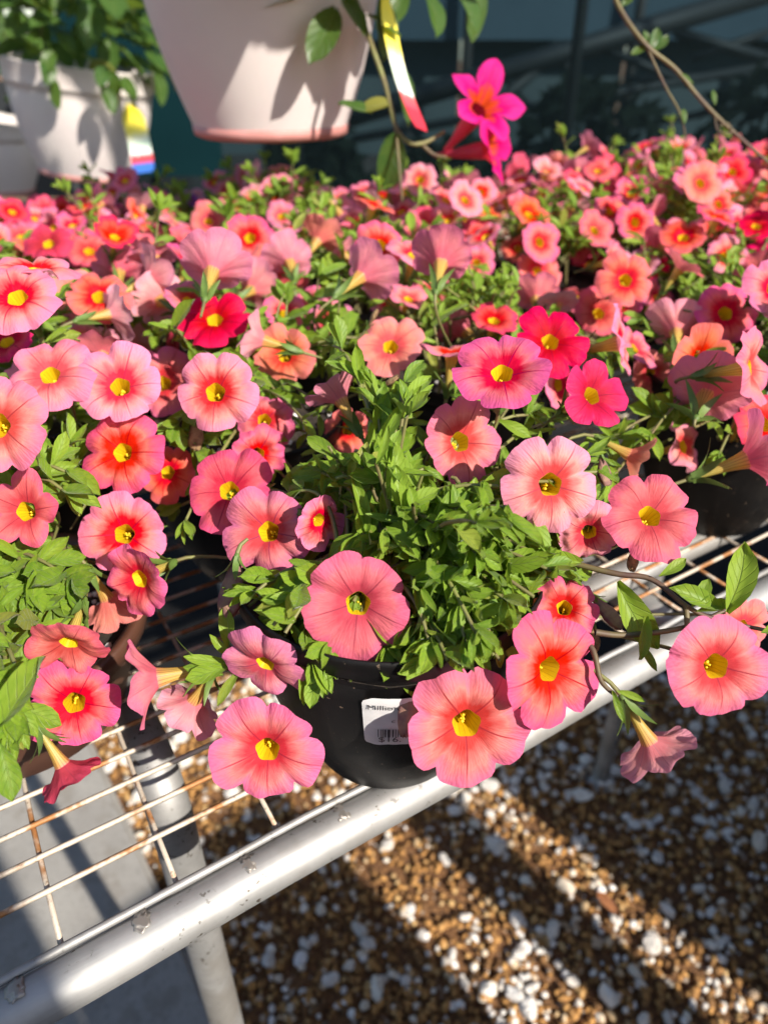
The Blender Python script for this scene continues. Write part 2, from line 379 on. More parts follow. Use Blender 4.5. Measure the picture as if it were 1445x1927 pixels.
g = link("gravel", big_mesh("gravel", W.reshape(-1, 3), (if_[None] + (np.arange(n) * len(iv))[:, None, None]).reshape(-1, 3), GRAIN, np.repeat(rng.random(n), len(iv)), smooth=False))
tag(g, "brown grit covering the ground", kind="stuff")
# white pebbles
iv2, if2 = ico(2); pebble_meshes = []
for k in range(8):
    o3 = Vector(rng.uniform(-50, 50, 3)); VV = []
    sc3 = rng.uniform(0.60, 1.2, 3); sc3[2] *= 0.7; planes = [Vector(rng.normal(size=3)).normalized() for _ in range(9)]
    for p in iv2:
        q = Vector(p); f = 1 + 0.40 * noise.noise(q * 1.3 + o3) + 0.22 * noise.noise(q * 2.6 + o3)
        for pn in planes:
            dd = q.dot(pn) * f
            if dd > .62: f *= .62 / dd * .9 + .1
        VV.append((q.x * f * sc3[0], q.y * f * sc3[1], q.z * f * sc3[2]))
    pebble_meshes.append(mesh("pebble", VV, [tuple(int(i) for i in f) for f in if2], PEBBLE, False))
def clump(x, y): return 0.5 + 0.9 * noise.noise(Vector((x * 7, y * 7, 3))) + 0.5 * noise.noise(Vector((x * 19, y * 19, 9)))
PP = scatter(11000, -0.75, 1.05, 0.10, 1.15, lambda x, y: gravel_ok(x, y) and random.random() < clump(x, y))
ps = np.exp(rng.normal(math.log(0.0054), 0.45, len(PP))).clip(0.002, 0.017)
items = []
for (x, y), r_ in zip(PP, ps):
    pr = proj(Vector((x, y, 0)))
    inn = pr and -20 < pr[0] < 1465 and 1230 < pr[1] < 1950 and (pr[1] > 1480 or pr[0] > 1130 or 180 < pr[0] < 440)
    items.append((r_ if inn else 0, x, y, r_))
items.sort(key=lambda i: -i[0])
for i, (_, x, y, r_) in enumerate(items[:300]):
    o = link("pebble", pebble_meshes[i % 8], ground)
    o.location = (x, y, r_ * 0.45 + 0.002); o.rotation_euler = (random.uniform(-.3, .3), random.uniform(-.3, .3), random.uniform(0, 6.28)); o.scale = (r_, r_, r_)
rest = items[300:]; n = len(rest); RM = rot_mats(n)
loc = iv[None] * rng.uniform(0.6, 1.15, size=(n, 1, 3)) * (1 + 0.12 * rng.normal(size=(n, len(iv), 1)))
W = np.einsum('nij,nkj->nki', RM, loc) * np.array([i[3] for i in rest])[:, None, None]
W += np.array([(i[1], i[2], i[3] * .5 + .002) for i in rest])[:, None]
o = link("small_pebbles", big_mesh("small_pebbles", W.reshape(-1, 3), (if_[None] + (np.arange(n) * len(iv))[:, None, None]).reshape(-1, 3), PEBBLE, np.repeat(rng.random(n), len(iv)), smooth=False), ground)
tag(o, kind="stuff")

# ------------------------------------------------------------------ wire bench
P0 = Vector((-0.085, 0.141, BZ))                    # a point on the front rail
RT = 0.0094
bench = empty("wire_bench", Vector((P0.x, P0.y, 0)))
tag(bench, "galvanised pipe bench with a rusty wire top carrying the potted flowers", "bench")
BO = Vector(bench.location)
def bp(a, b, z=BZ): return P0 + E1 * a + E2 * b + Z * (z - BZ) - BO
A0, A1, DEP = -0.75, 1.25, 1.12
def rail_tube(name, pts, r=RT, n=20): 
    V, F = tube_geo(pts, r, n); return link(name, mesh(name, V, F, GALV), bench)
# local x along the rail so that the grain of the metal follows it
def rail(name, a, b, r=RT):
    L = (b - a).length; N_ = max(2, int(L / 0.02)); rot = (b - a).to_track_quat('X', 'Z').to_matrix().to_4x4()
    pts = [Vector((L * i / N_, 0.0008 * noise.noise(Vector((i * .21, 1, 2))), 0.0008 * noise.noise(Vector((i * .21, 5, 2))))) for i in range(N_ + 1)]
    V, F = tube_geo(pts, r, 24)
    o = link(name, mesh(name, V, F, GALV), bench); o.matrix_basis = Matrix.Translation(a) @ rot; return o
fr = rail("front_rail", bp(A0, 0, BZ - RT + 0.002), bp(A1, 0, BZ - RT + 0.002))
rail("inner_rail", bp(0.20, 0.058, BZ - RT + 0.002), bp(A1, 0.058, BZ - RT + 0.002))
rail("back_rail", bp(A0, DEP, BZ - RT), bp(A1, DEP, BZ - RT))
for a in (A0, A1, 0.32): rail("cross_rail", bp(a, 0.014, BZ - 2.4 * RT), bp(a, DEP - 0.014, BZ - 2.4 * RT))
lx = Vector((-0.107, 0.216, 0)) - BO; lp = [lx + Z * (.003 + (BZ - .053) * i / 20) for i in range(21)] + [lx + E2 * (.03 * (1 - math.cos(t * math.pi / 16))) + Z * (BZ - .05 + .03 * math.sin(t * math.pi / 16)) for t in range(1, 9)]
lp += [lx + E2 * (.03 + (DEP - .16) * i / 20) + Z * (BZ - .02) for i in range(1, 21)]
V, F = tube_geo(lp, .0108, 20); link("leg", mesh("leg", V, F, GALV), bench)
V, F = lathe_geo([(0.022, 0), (0.022, 0.004), (0.013, 0.006), (0.0125, 0.02)], 20); fo = link("foot", mesh("foot", V, F, GALV), bench); fo.location = lx + Z * .031
for (x, y) in ((0.314, 0.656), (0.98, 0.72), (-0.62, -0.05), (-0.3, 1.05)):
    rail("leg", Vector((x, y, 0.003)) - BO, Vector((x, y, BZ - RT * 3.0)) - BO, 0.0112)
    V, F = lathe_geo([(0.022, 0), (0.022, 0.004), (0.013, 0.006), (0.0125, 0.02)], 20); fo = link("foot", mesh("foot", V, F, GALV), bench); fo.location = Vector((x, y, 0.001)) - BO
def wire_poly(a0_, b0_, a1_, b1_, zoff, seed):
    N_ = 40; out = []
    for i in range(N_ + 1):
        t = i / N_; w1 = 0.0009 * noise.noise(Vector((i * .35, seed * 3.3, 0))); w2 = 0.0012 * noise.noise(Vector((i * .25, seed * 1.7, 9)))
        out.append(bp(a0_ + (a1_ - a0_) * t, b0_ + (b1_ - b0_) * t + w1, BZ + zoff + w2) if a0_ != a1_ else bp(a0_ + w1, b0_ + (b1_ - b0_) * t, BZ + zoff + w2))
    return out
nb = int((DEP - 0.04) / 0.0165)
for i in range(nb):
    tube("wire", wire_poly(A0, 0.0335 + i * 0.0165, A1, 0.0335 + i * 0.0165, 0.0, i), 0.00125, WIRE, bench, 6)
i = 0; a = A0 + 0.021
while a < A1:
    tube("wire", wire_poly(a, 0.010, a, DEP, -0.0022, 100 + i), 0.0011, WIRE, bench, 6); a += 0.0435; i += 1
# lip wire laid along the rail and its welds
tube("edge_wire", [bp(-0.75 + 2.0 * i / 120, 0.0085 + 0.0016 * noise.noise(Vector((i * .3, 0, 0))), BZ + 0.0005 + 0.0012 * noise.noise(Vector((i * .22, 4, 0)))) for i in range(121)], 0.0017, GALV, bench, 8)
for (u, v) in ((25, 1832), (258, 1707), (455, 1601), (622, 1502)):
    c = at_z(u, v, BZ); a_ = (c - P0).dot(E1); b_ = (c - P0).dot(E2)
    bmw = bmesh.new(); bmesh.ops.create_icosphere(bmw, subdivisions=3, radius=1.0)
    for q in bmw.verts:
        f = 1 + 0.75 * noise.noise(q.co * 2.2 + Vector((u, 0, 0))); q.co = Vector((q.co.x * .0044 * f, q.co.y * .0030 * f, q.co.z * .00035))
    mw = bpy.data.meshes.new("weld"); bmw.to_mesh(mw); bmw.free(); mw.materials.append(WELD); mw.polygons.foreach_set("use_smooth", [True] * len(mw.polygons))
    b_ = max(-0.004, min(0.002, b_))
    o = link("weld", mw, bench); zz = math.sqrt(max(0, RT * RT - b_ * b_))
    nrm = (E2 * b_ + Z * zz).normalized()
    o.matrix_basis = Matrix.Translation(bp(a_, b_, BZ - RT + 0.002 + zz)) @ nrm.to_track_quat('Z', 'X').to_matrix().to_4x4()

# ------------------------------------------------------------------ flower, leaf and stem meshes
def limb_geo(seed, nth=70, nr=12, notch=0.16, emarg=0.03, cup=0.30, flat=0.24, pleat=0.10, star=0.0, ruffle=0.036, crumple=0.0, rt=0.222, irr=0.11, dome=0.09):
    rd = random.Random(seed); ls = [1 + rd.uniform(-irr, irr) for _ in range(5)]; bend = [rd.uniform(-.24, .12) for _ in range(5)]
    ph = [rd.uniform(0, 6.28) for _ in range(4)]; off = Vector((rd.uniform(-99, 99), rd.uniform(-99, 99), 0))
    V, F, U = [], [], []
    for j in range(nr + 1):
        s = j / nr
        for i in range(nth):
            th = 2 * math.pi * i / nth; lob = (th / (2 * math.pi) * 5) % 5; k = int(lob); phi = (lob - k - 0.5) * 72   # -36..36
            e = abs(phi) / 36
            w = 0.5 - 0.5 * math.cos(math.pi * (1 - e)) if True else 1
            kn = (k + (1 if phi > 0 else -1)) % 5; bl = 0.5 * max(0, (e - 0.6) / 0.4)
            lsv = ls[k] * (1 - bl) + ls[kn] * bl; bd = bend[k] * (1 - bl) + bend[kn] * bl
            o = lsv * (1 - notch * math.exp(-((36 - abs(phi)) / 5.0) ** 2) - 0.035 * e ** 2 - emarg * math.exp(-(phi / 5) ** 2))
            o *= 1 - star * e ** 1.1
            o *= 1 + 0.004 * math.sin(th * 19 + ph[0]) + 0.022 * noise.noise(Vector((math.cos(th) * 4, math.sin(th) * 4, 0)) + off)
            rtp = rt * (1 + 0.06 * math.cos(5 * th))
            r = rtp + (o - rtp) * s
            z = cup * s - flat * s * s + bd * s * s * (1 - 0.5 * e)
            z -= pleat * math.exp(-((36 - abs(phi)) / 9) ** 2) * s * (1.15 - 0.55 * s) - pleat * 0.35 * math.exp(-(phi / 6) ** 2) * s * (1 - s) * 2
            z += dome * s * (1 - e * e) * (1.3 - .5 * s)
            z += ruffle * s * s * (math.sin(th * 7 + ph[1]) + 0.7 * math.sin(th * 12 + ph[2]))
            z += (0.06 + crumple) * s * noise.noise(Vector((math.cos(th) * s * 1.8, math.sin(th) * s * 1.8, 0.3)) + off)
            if crumple: r *= 1 - crumple * 0.5 * s * abs(noise.noise(Vector((math.cos(th) * 2, math.sin(th) * 2, 1)) + off))
            V.append((r * math.cos(th), r * math.sin(th), z))
    for j in range(nr):
        for i in range(nth):
            i2 = (i + 1) % nth; F.append((j * nth + i, j * nth + i2, (j + 1) * nth + i2, (j + 1) * nth + i)[::-1])
            ua, ub = i / nth * 5, (i + 1) / nth * 5
            va, vb = 0.16 + 0.84 * j / nr, 0.16 + 0.84 * (j + 1) / nr
            U += [(ua, vb), (ub, vb), (ub, va), (ua, va)]
    # wind so that the normals look out of the face (+Z)
    return V, [f for f in F], U
def limb(seed, mat, **k):
    V, F, U = limb_geo(seed, **k)
    a, b, c = (Vector(V[i]) for i in F[0][:3])
    if (b - a).cross(c - a).z < 0:
        F = [f[::-1] for f in F]; U = [U[q * 4 + 3 - w] for q in range(len(F)) for w in range(4)]
    return mesh("flower", V, F, mat, True, U)
def tube_mesh(rt=0.222, n=30, length=1.15):
    prof = [(rt * 1.0, 0.0), (rt * .93, -0.06), (rt * .80, -.18), (rt * .66, -.36), (rt * .52, -.62), (rt * .40, -.9), (rt * .33, -length)]
    V, F, U = [], [], []
    for j, (r, z) in enumerate(prof):
        for i in range(n):
            th = 2 * math.pi * i / n; rr = r * (1 + 0.06 * math.cos(5 * th) * (1 if j < 4 else .5)); V.append((rr * math.cos(th), rr * math.sin(th), z))
    m_ = len(prof) - 1
    for j in range(m_):
        for i in range(n):
            i2 = (i + 1) % n; F.append((j * n + i, (j + 1) * n + i, (j + 1) * n + i2, j * n + i2))
            ua, ub = i / n * 5, (i + 1) / n * 5; va, vb = j / m_, (j + 1) / m_; U += [(ua, va), (ua, vb), (ub, vb), (ub, va)]
    a, b, c = (Vector(V[i]) for i in F[0][:3]); ctr = (a + b + c) / 3
    if (b - a).cross(c - a).dot(Vector((ctr.x, ctr.y, 0))) > 0:
        F = [f[::-1] for f in F]; U = [U[q * 4 + 3 - w] for q in range(len(F)) for w in range(4)]
    return mesh("throat", V, F, TUBE, True, U)
THROAT = tube_mesh()
def calyx_mesh(seed, spread=0.42):
    rd = random.Random(seed); V, F = [], []
    for k in range(5):
        a = 2 * math.pi * k / 5 + rd.uniform(-.2, .2); sp = spread * rd.uniform(.5, 1.3); L = rd.uniform(.62, .95)
        rad = Vector((math.cos(a), math.sin(a), 0)); tg = Vector((-math.sin(a), math.cos(a), 0)); b0 = len(V); N_ = 6
        for i in range(N_ + 1):
            t = i / N_; c = rad * (0.08 + 0.02 * t + sp * t * t) + Z * (-1.25 + L * t - 0.15 * sp * t * t)
            w = 0.10 * (math.sin(math.pi * min(1, .22 + t * .78)) ** .8) + .004
            V += [c - tg * w + rad * .03, c + rad * 0.0, c + tg * w + rad * .03]
        for i in range(N_):
            for q in range(2): F.append((b0 + i * 3 + q, b0 + i * 3 + q + 1, b0 + (i + 1) * 3 + q + 1, b0 + (i + 1) * 3 + q))
    v2, f2 = lathe_geo([(0.03, -1.40), (0.085, -1.33), (0.105, -1.2), (0.09, -1.05)], 10); b0 = len(V)
    V += [Vector(p) for p in v2]; F += [tuple(b0 + i for i in f) for f in f2]
    return mesh("calyx", V, F, CALYX)
CALYXES = [calyx_mesh(i, s) for i, s in enumerate((.30, .45, .6, .38))]
def stamen_mesh(seed):
    rd = random.Random(seed); V, F = [], []
    for k in range(5):
        a = rd.uniform(0, 6.28); c = Vector((0.055 * math.cos(a), 0.055 * math.sin(a) - .03, -0.24 - rd.uniform(0, .12))); s_ = rd.uniform(.020, .034); b0 = len(V)
        V += [c + Vector(p) * s_ * (1 + .2 * rd.random()) for p in iv]; F += [tuple(b0 + int(i) for i in f) for f in if_]
    tp, tf = tube_geo([Vector((0, -.03, -.9)), Vector((0, -.02, -.2))], .02, 6); b0 = len(V); V += tp; F += [tuple(b0 + i for i in f) for f in tf]
    return mesh("stamen", V, F, STAMEN)
STAMENS = [stamen_mesh(i) for i in range(3)]

def leaf_geo(seed, width=0.34, fold=0.10, curl=0.18, tipw=0.62, nseg=6, twist=0.0):
    rd = random.Random(seed); V, F, U = [], [], []; side = rd.uniform(-.06, .06)
    for i in range(nseg + 1):
        t = i / nseg
        w = width * 0.5 * (max(0.0, math.sin(math.pi * t ** (math.log(.5) / math.log(tipw)))) ** 0.62 * 0.97 + (0.10 * (1 - t)))
        if i == nseg: w = 0.012
        y = t; zc = -curl * t * t + curl * .25 * t; x0 = side * math.sin(t * 3)
        for k in (-2, -1, 0, 1, 2):
            q = k / 2; zz = zc + fold * width * (abs(q) ** 1.3) * (1.1 - .4 * t) + twist * q * w * t - 0.03 * width * (q * q) * math.sin(t * 9 + seed)
            V.append((x0 + q * w, y, zz))
    for i in range(nseg):
        for k in range(4):
            a = i * 5 + k; F.append((a, a + 1, a + 6, a + 5)); U += [(k / 4, i / nseg), ((k + 1) / 4, i / nseg), ((k + 1) / 4, (i + 1) / nseg), (k / 4, (i + 1) / nseg)]
    return V, F, U
LEAFGEO = [leaf_geo(i, random.uniform(.33, .46), random.uniform(.15, .45), random.uniform(.05, .38), random.uniform(.55, .68), 6, random.uniform(-.3, .3)) for i in range(12)]
LEAFGEO += [leaf_geo(20 + i, random.uniform(.20, .28), random.uniform(.2, .5), random.uniform(.0, .3), .56, 6, random.uniform(-.3, .3)) for i in range(4)]   # narrow
LEAFM = [mesh("leaf", V, F, LEAF, True, U) for V, F, U in LEAFGEO]
GLOSSGEO = [leaf_geo(50 + i, random.uniform(.46, .58), random.uniform(.10, .3), random.uniform(.10, .35), random.uniform(.46, .52), 7, random.uniform(-.3, .3)) for i in range(8)]
GLOSSM = [mesh("leaf", V, F, LEAF2, True, U) for V, F, U in GLOSSGEO]

def frame(pos, d, up, scale):                       # leaf matrix: +Y along d, +Z near up
    d = d.normalized(); x = d.cross(up)
    if x.length < 1e-4: x = d.orthogonal()
    x.normalize(); z = x.cross(d)
    m = Matrix((x, d, z)).transposed().to_4x4(); m.translation = pos
    return m @ Matrix.Scale(scale, 4)
def rvec(s=1.0): return Vector((random.gauss(0, s), random.gauss(0, s), random.gauss(0, s)))

# ------------------------------------------------------------------ the potted plants on the bench
class Plant: pass
PLANTS = []
def plant(x, y, rim_z, top_z, spread, label, group="potted flowering plants crowded on the wire bench", pot='black', near=False, nflow=0, nshoot=40, pal="ppllrshw"):
    p = Plant(); p.loc = Vector((x, y, BZ + 0.0015)); p.rim, p.top, p.spread, p.pot, p.near, p.nflow, p.nshoot, p.pal = rim_z, top_z, spread, pot, near, nflow, nshoot, pal
    p.o = empty("potted_calibrachoa", p.loc); tag(p.o, label, "potted plant", group)
    p.leaves, p.stems, p.nflowers = [], [], 0
    PLANTS.append(p); return p
def shoot(p, base, ctrl, tip, n, L, t0=0.3, rosette=6, narrow=0.25, stem_r=0.0009):
    pts = bez(base, ctrl, tip, 9)
    m_ = 3
    while m_ < 9 and pt_clear(pts[m_]): m_ += 1
    if m_ < 6: return
    if m_ < 9: tip = pts[m_ - 1]; ctrl = base.lerp(ctrl, .8); pts = bez(base, ctrl, tip, 9)
    p.stems.append((pts, stem_r))
    ang = random.uniform(0, 6.28)
    def put(t, out, l):
        f = t * 8; i = min(7, int(f)); pos = pts[i].lerp(pts[i + 1], f - i); tan = (pts[i + 1] - pts[i]).normalized()
        a = tan.orthogonal().normalized(); b = tan.cross(a)
        rad = a * math.cos(ang) + b * math.sin(ang)
        d = (tan * math.cos(out) + rad * math.sin(out) + rvec(.10)); d.z += 0.12
        up = (Z * 0.6 + SUN * 1.1 + tan * .4 + rvec(.28))
        vi = random.randrange(12, 16) if random.random() < narrow else random.randrange(12)
        p.leaves.append((vi, frame(pos, d, up, l), random.random()))
    for k in range(n):
        t = t0 + (1 - t0) * (k + .5) / n; put(t, random.uniform(.75, 1.25), L * random.uniform(.75, 1.2)); ang += 2.4 + random.uniform(-.3, .3)
        if random.random() < .6: ang += math.pi; put(t, random.uniform(.75, 1.25), L * random.uniform(.6, 1.1)); ang -= math.pi
    for k in range(rosette):
        put(.97 + .03 * k / max(1, rosette), random.uniform(.25, .85), L * random.uniform(.5, .95)); ang += 2.4
def rosette(p, u, v, dep, L=0.02, n=6, reach=0.05, rs=7):
    tip = at(u, v, dep); base = Vector((p.loc.x, p.loc.y, BZ + p.rim - .01)) + rvec(.012)
    ctrl = (base + tip) / 2; ctrl.z = max(base.z, tip.z) + reach * random.uniform(.3, .9)
    shoot(p, base, ctrl, tip, n, L, .45, rs)
H = plant(0.002, 0.232, 0.104, 0.16, 0.108, "coral pink calibrachoa in black pot with white price label, overhanging the front rail", near=True, nshoot=120)
LP = plant(-0.178, 0.245, 0.058, 0.14, 0.09, "pink calibrachoa in low brown pot showing bare soil, beside the empty wire", pot='brown', near=True, nshoot=26)
R1 = plant(0.228, 0.425, 0.105, 0.165, 0.10, "pink calibrachoa in black pot at the right end of the front row", near=True, nshoot=60, nflow=6)
B0 = plant(-0.085, 0.375, 0.10, 0.165, 0.10, "pink calibrachoa directly behind the pot with the price label", near=True, nshoot=64, nflow=6)
B1 = plant(0.062, 0.455, 0.10, 0.165, 0.10, "second row calibrachoa with crimson and pink flowers, behind the front pots", near=True, nshoot=64, nflow=6)
B2 = plant(-0.225, 0.385, 0.10, 0.15, 0.09, "pale pink calibrachoa at the left edge behind the brown pot", near=True, nshoot=50, nflow=5)
B3 = plant(0.30, 0.575, 0.11, 0.165, 0.10, "second row calibrachoa at the right edge, behind the right front pot", nshoot=56, nflow=14)
rows = [
 (-0.165, 0.515, .165, "third row calibrachoa left of centre, green shoots standing among pink flowers", 8),
 (-0.015, 0.60, .170, "third row calibrachoa in the middle, salmon flowers facing the sun", 10),
 (0.135, 0.665, .178, "third row calibrachoa right of centre, below the magenta trumpet flower", 12),
 (0.285, 0.70, .182, "tall third row calibrachoa on the right, crowded with coral flowers", 14),
 (0.43, 0.80, .185, "highest calibrachoa mound at the right edge against the dark wall", 14),
 (-0.32, 0.56, .150, "third row calibrachoa at the left edge with bright coral flowers", 9),
 (-0.255, 0.70, .155, "fourth row calibrachoa under the left hanging pot, upright green tips", 9),
 (-0.10, 0.765, .160, "fourth row calibrachoa below the big white hanging pot", 11),
 (0.05, 0.82, .160, "fourth row calibrachoa in the middle with pale pink flowers", 11),
 (0.22, 0.865, .182, "back row calibrachoa right of the magenta flower, rising above its neighbours", 14),
 (0.37, 0.95, .188, "back row calibrachoa at the right, dotted with small coral flowers", 12),
 (-0.40, 0.76, .145, "fourth row calibrachoa at the left edge under the white pots", 9),
 (-0.30, 0.88, .145, "back row calibrachoa with violet flowers under the left hanging pot", 12),
 (-0.15, 0.93, .150, "back row calibrachoa left of centre, mostly pale pink", 11),
]
BACK = []
for (x, y, tz, lab, nf) in rows:
    q = plant(x, y, .10, tz, .10, lab, nflow=int(nf * (2.3 if y > .69 else 1.7)), nshoot=40, pal="lpwlvp" if "violet" in lab else ("llplsl" if "pale" in lab else ("rpsplpr" if "coral" in lab else "prrsplpw"))); BACK.append(q)

def make_pot(p):
    if p.pot == 'black':
        h = p.rim; prof = [(0.0345, 0), (0.037, 0.002), (0.043, 0.016), (0.0505, 0.036), (0.0560, 0.058), (0.0595, 0.080), (0.0605, h - 0.010), (0.0615, h - 0.0095), (0.0628, h - 0.009), (0.0632, h - 0.002), (0.0628, h), (0.0620, h), (0.0615, h - 0.006), (0.060, h - 0.016)]
        mat = BLACKPOT; wob = lambda a, z: 1 + (0.004 * math.cos(16 * a) if 0.01 < z < h - .02 else 0)
    else:
        h = p.rim; prof = [(0.046, 0), (0.048, 0.002), (0.054, 0.02), (0.060, 0.042), (0.0615, h - 0.012), (0.067, h - 0.010), (0.068, h - .001), (0.066, h), (0.062, h - 0.002), (0.060, h - 0.014)]
        mat = BROWNPOT; wob = lambda a, z: 1.0
    V, F = lathe_geo(prof, 64, True, wob); link("pot", mesh("pot", V, F, mat), p.o)
    V = [(0, 0, h - .012)]; F = []; n_ = 28
    for j, rr in enumerate((.02, .04, .0612)):
        for k in range(n_):
            a = 2 * math.pi * k / n_; V.append((rr * math.cos(a), rr * math.sin(a), h - .012 + .004 * noise.noise(Vector((math.cos(a) * rr * 90, math.sin(a) * rr * 90, p.loc.x * 50)))))
    for k in range(n_): F.append((0, 1 + k, 1 + (k + 1) % n_))
    for j in range(2):
        for k in range(n_): k2 = (k + 1) % n_; F.append((1 + j * n_ + k, 1 + (j + 1) * n_ + k, 1 + (j + 1) * n_ + k2, 1 + j * n_ + k2))
    so = link("soil", mesh("soil", V, F, SOIL), p.o)
    if p.near:
        V, F = [], []
        for k in range(60):
            a = random.uniform(0, 6.28); rr = .058 * math.sqrt(random.random()); s_ = random.uniform(.0008, .0022); c = Vector((rr * math.cos(a), rr * math.sin(a), h - .0105)); b0 = len(V)
            V += [c + Vector(q) * s_ * random.uniform(.7, 1.3) for q in iv]; F += [tuple(b0 + int(i) for i in f) for f in if_]
        tag(link("perlite", mesh("perlite", V, F, PERLITE), so), kind="stuff")
for p in PLANTS: make_pot(p)

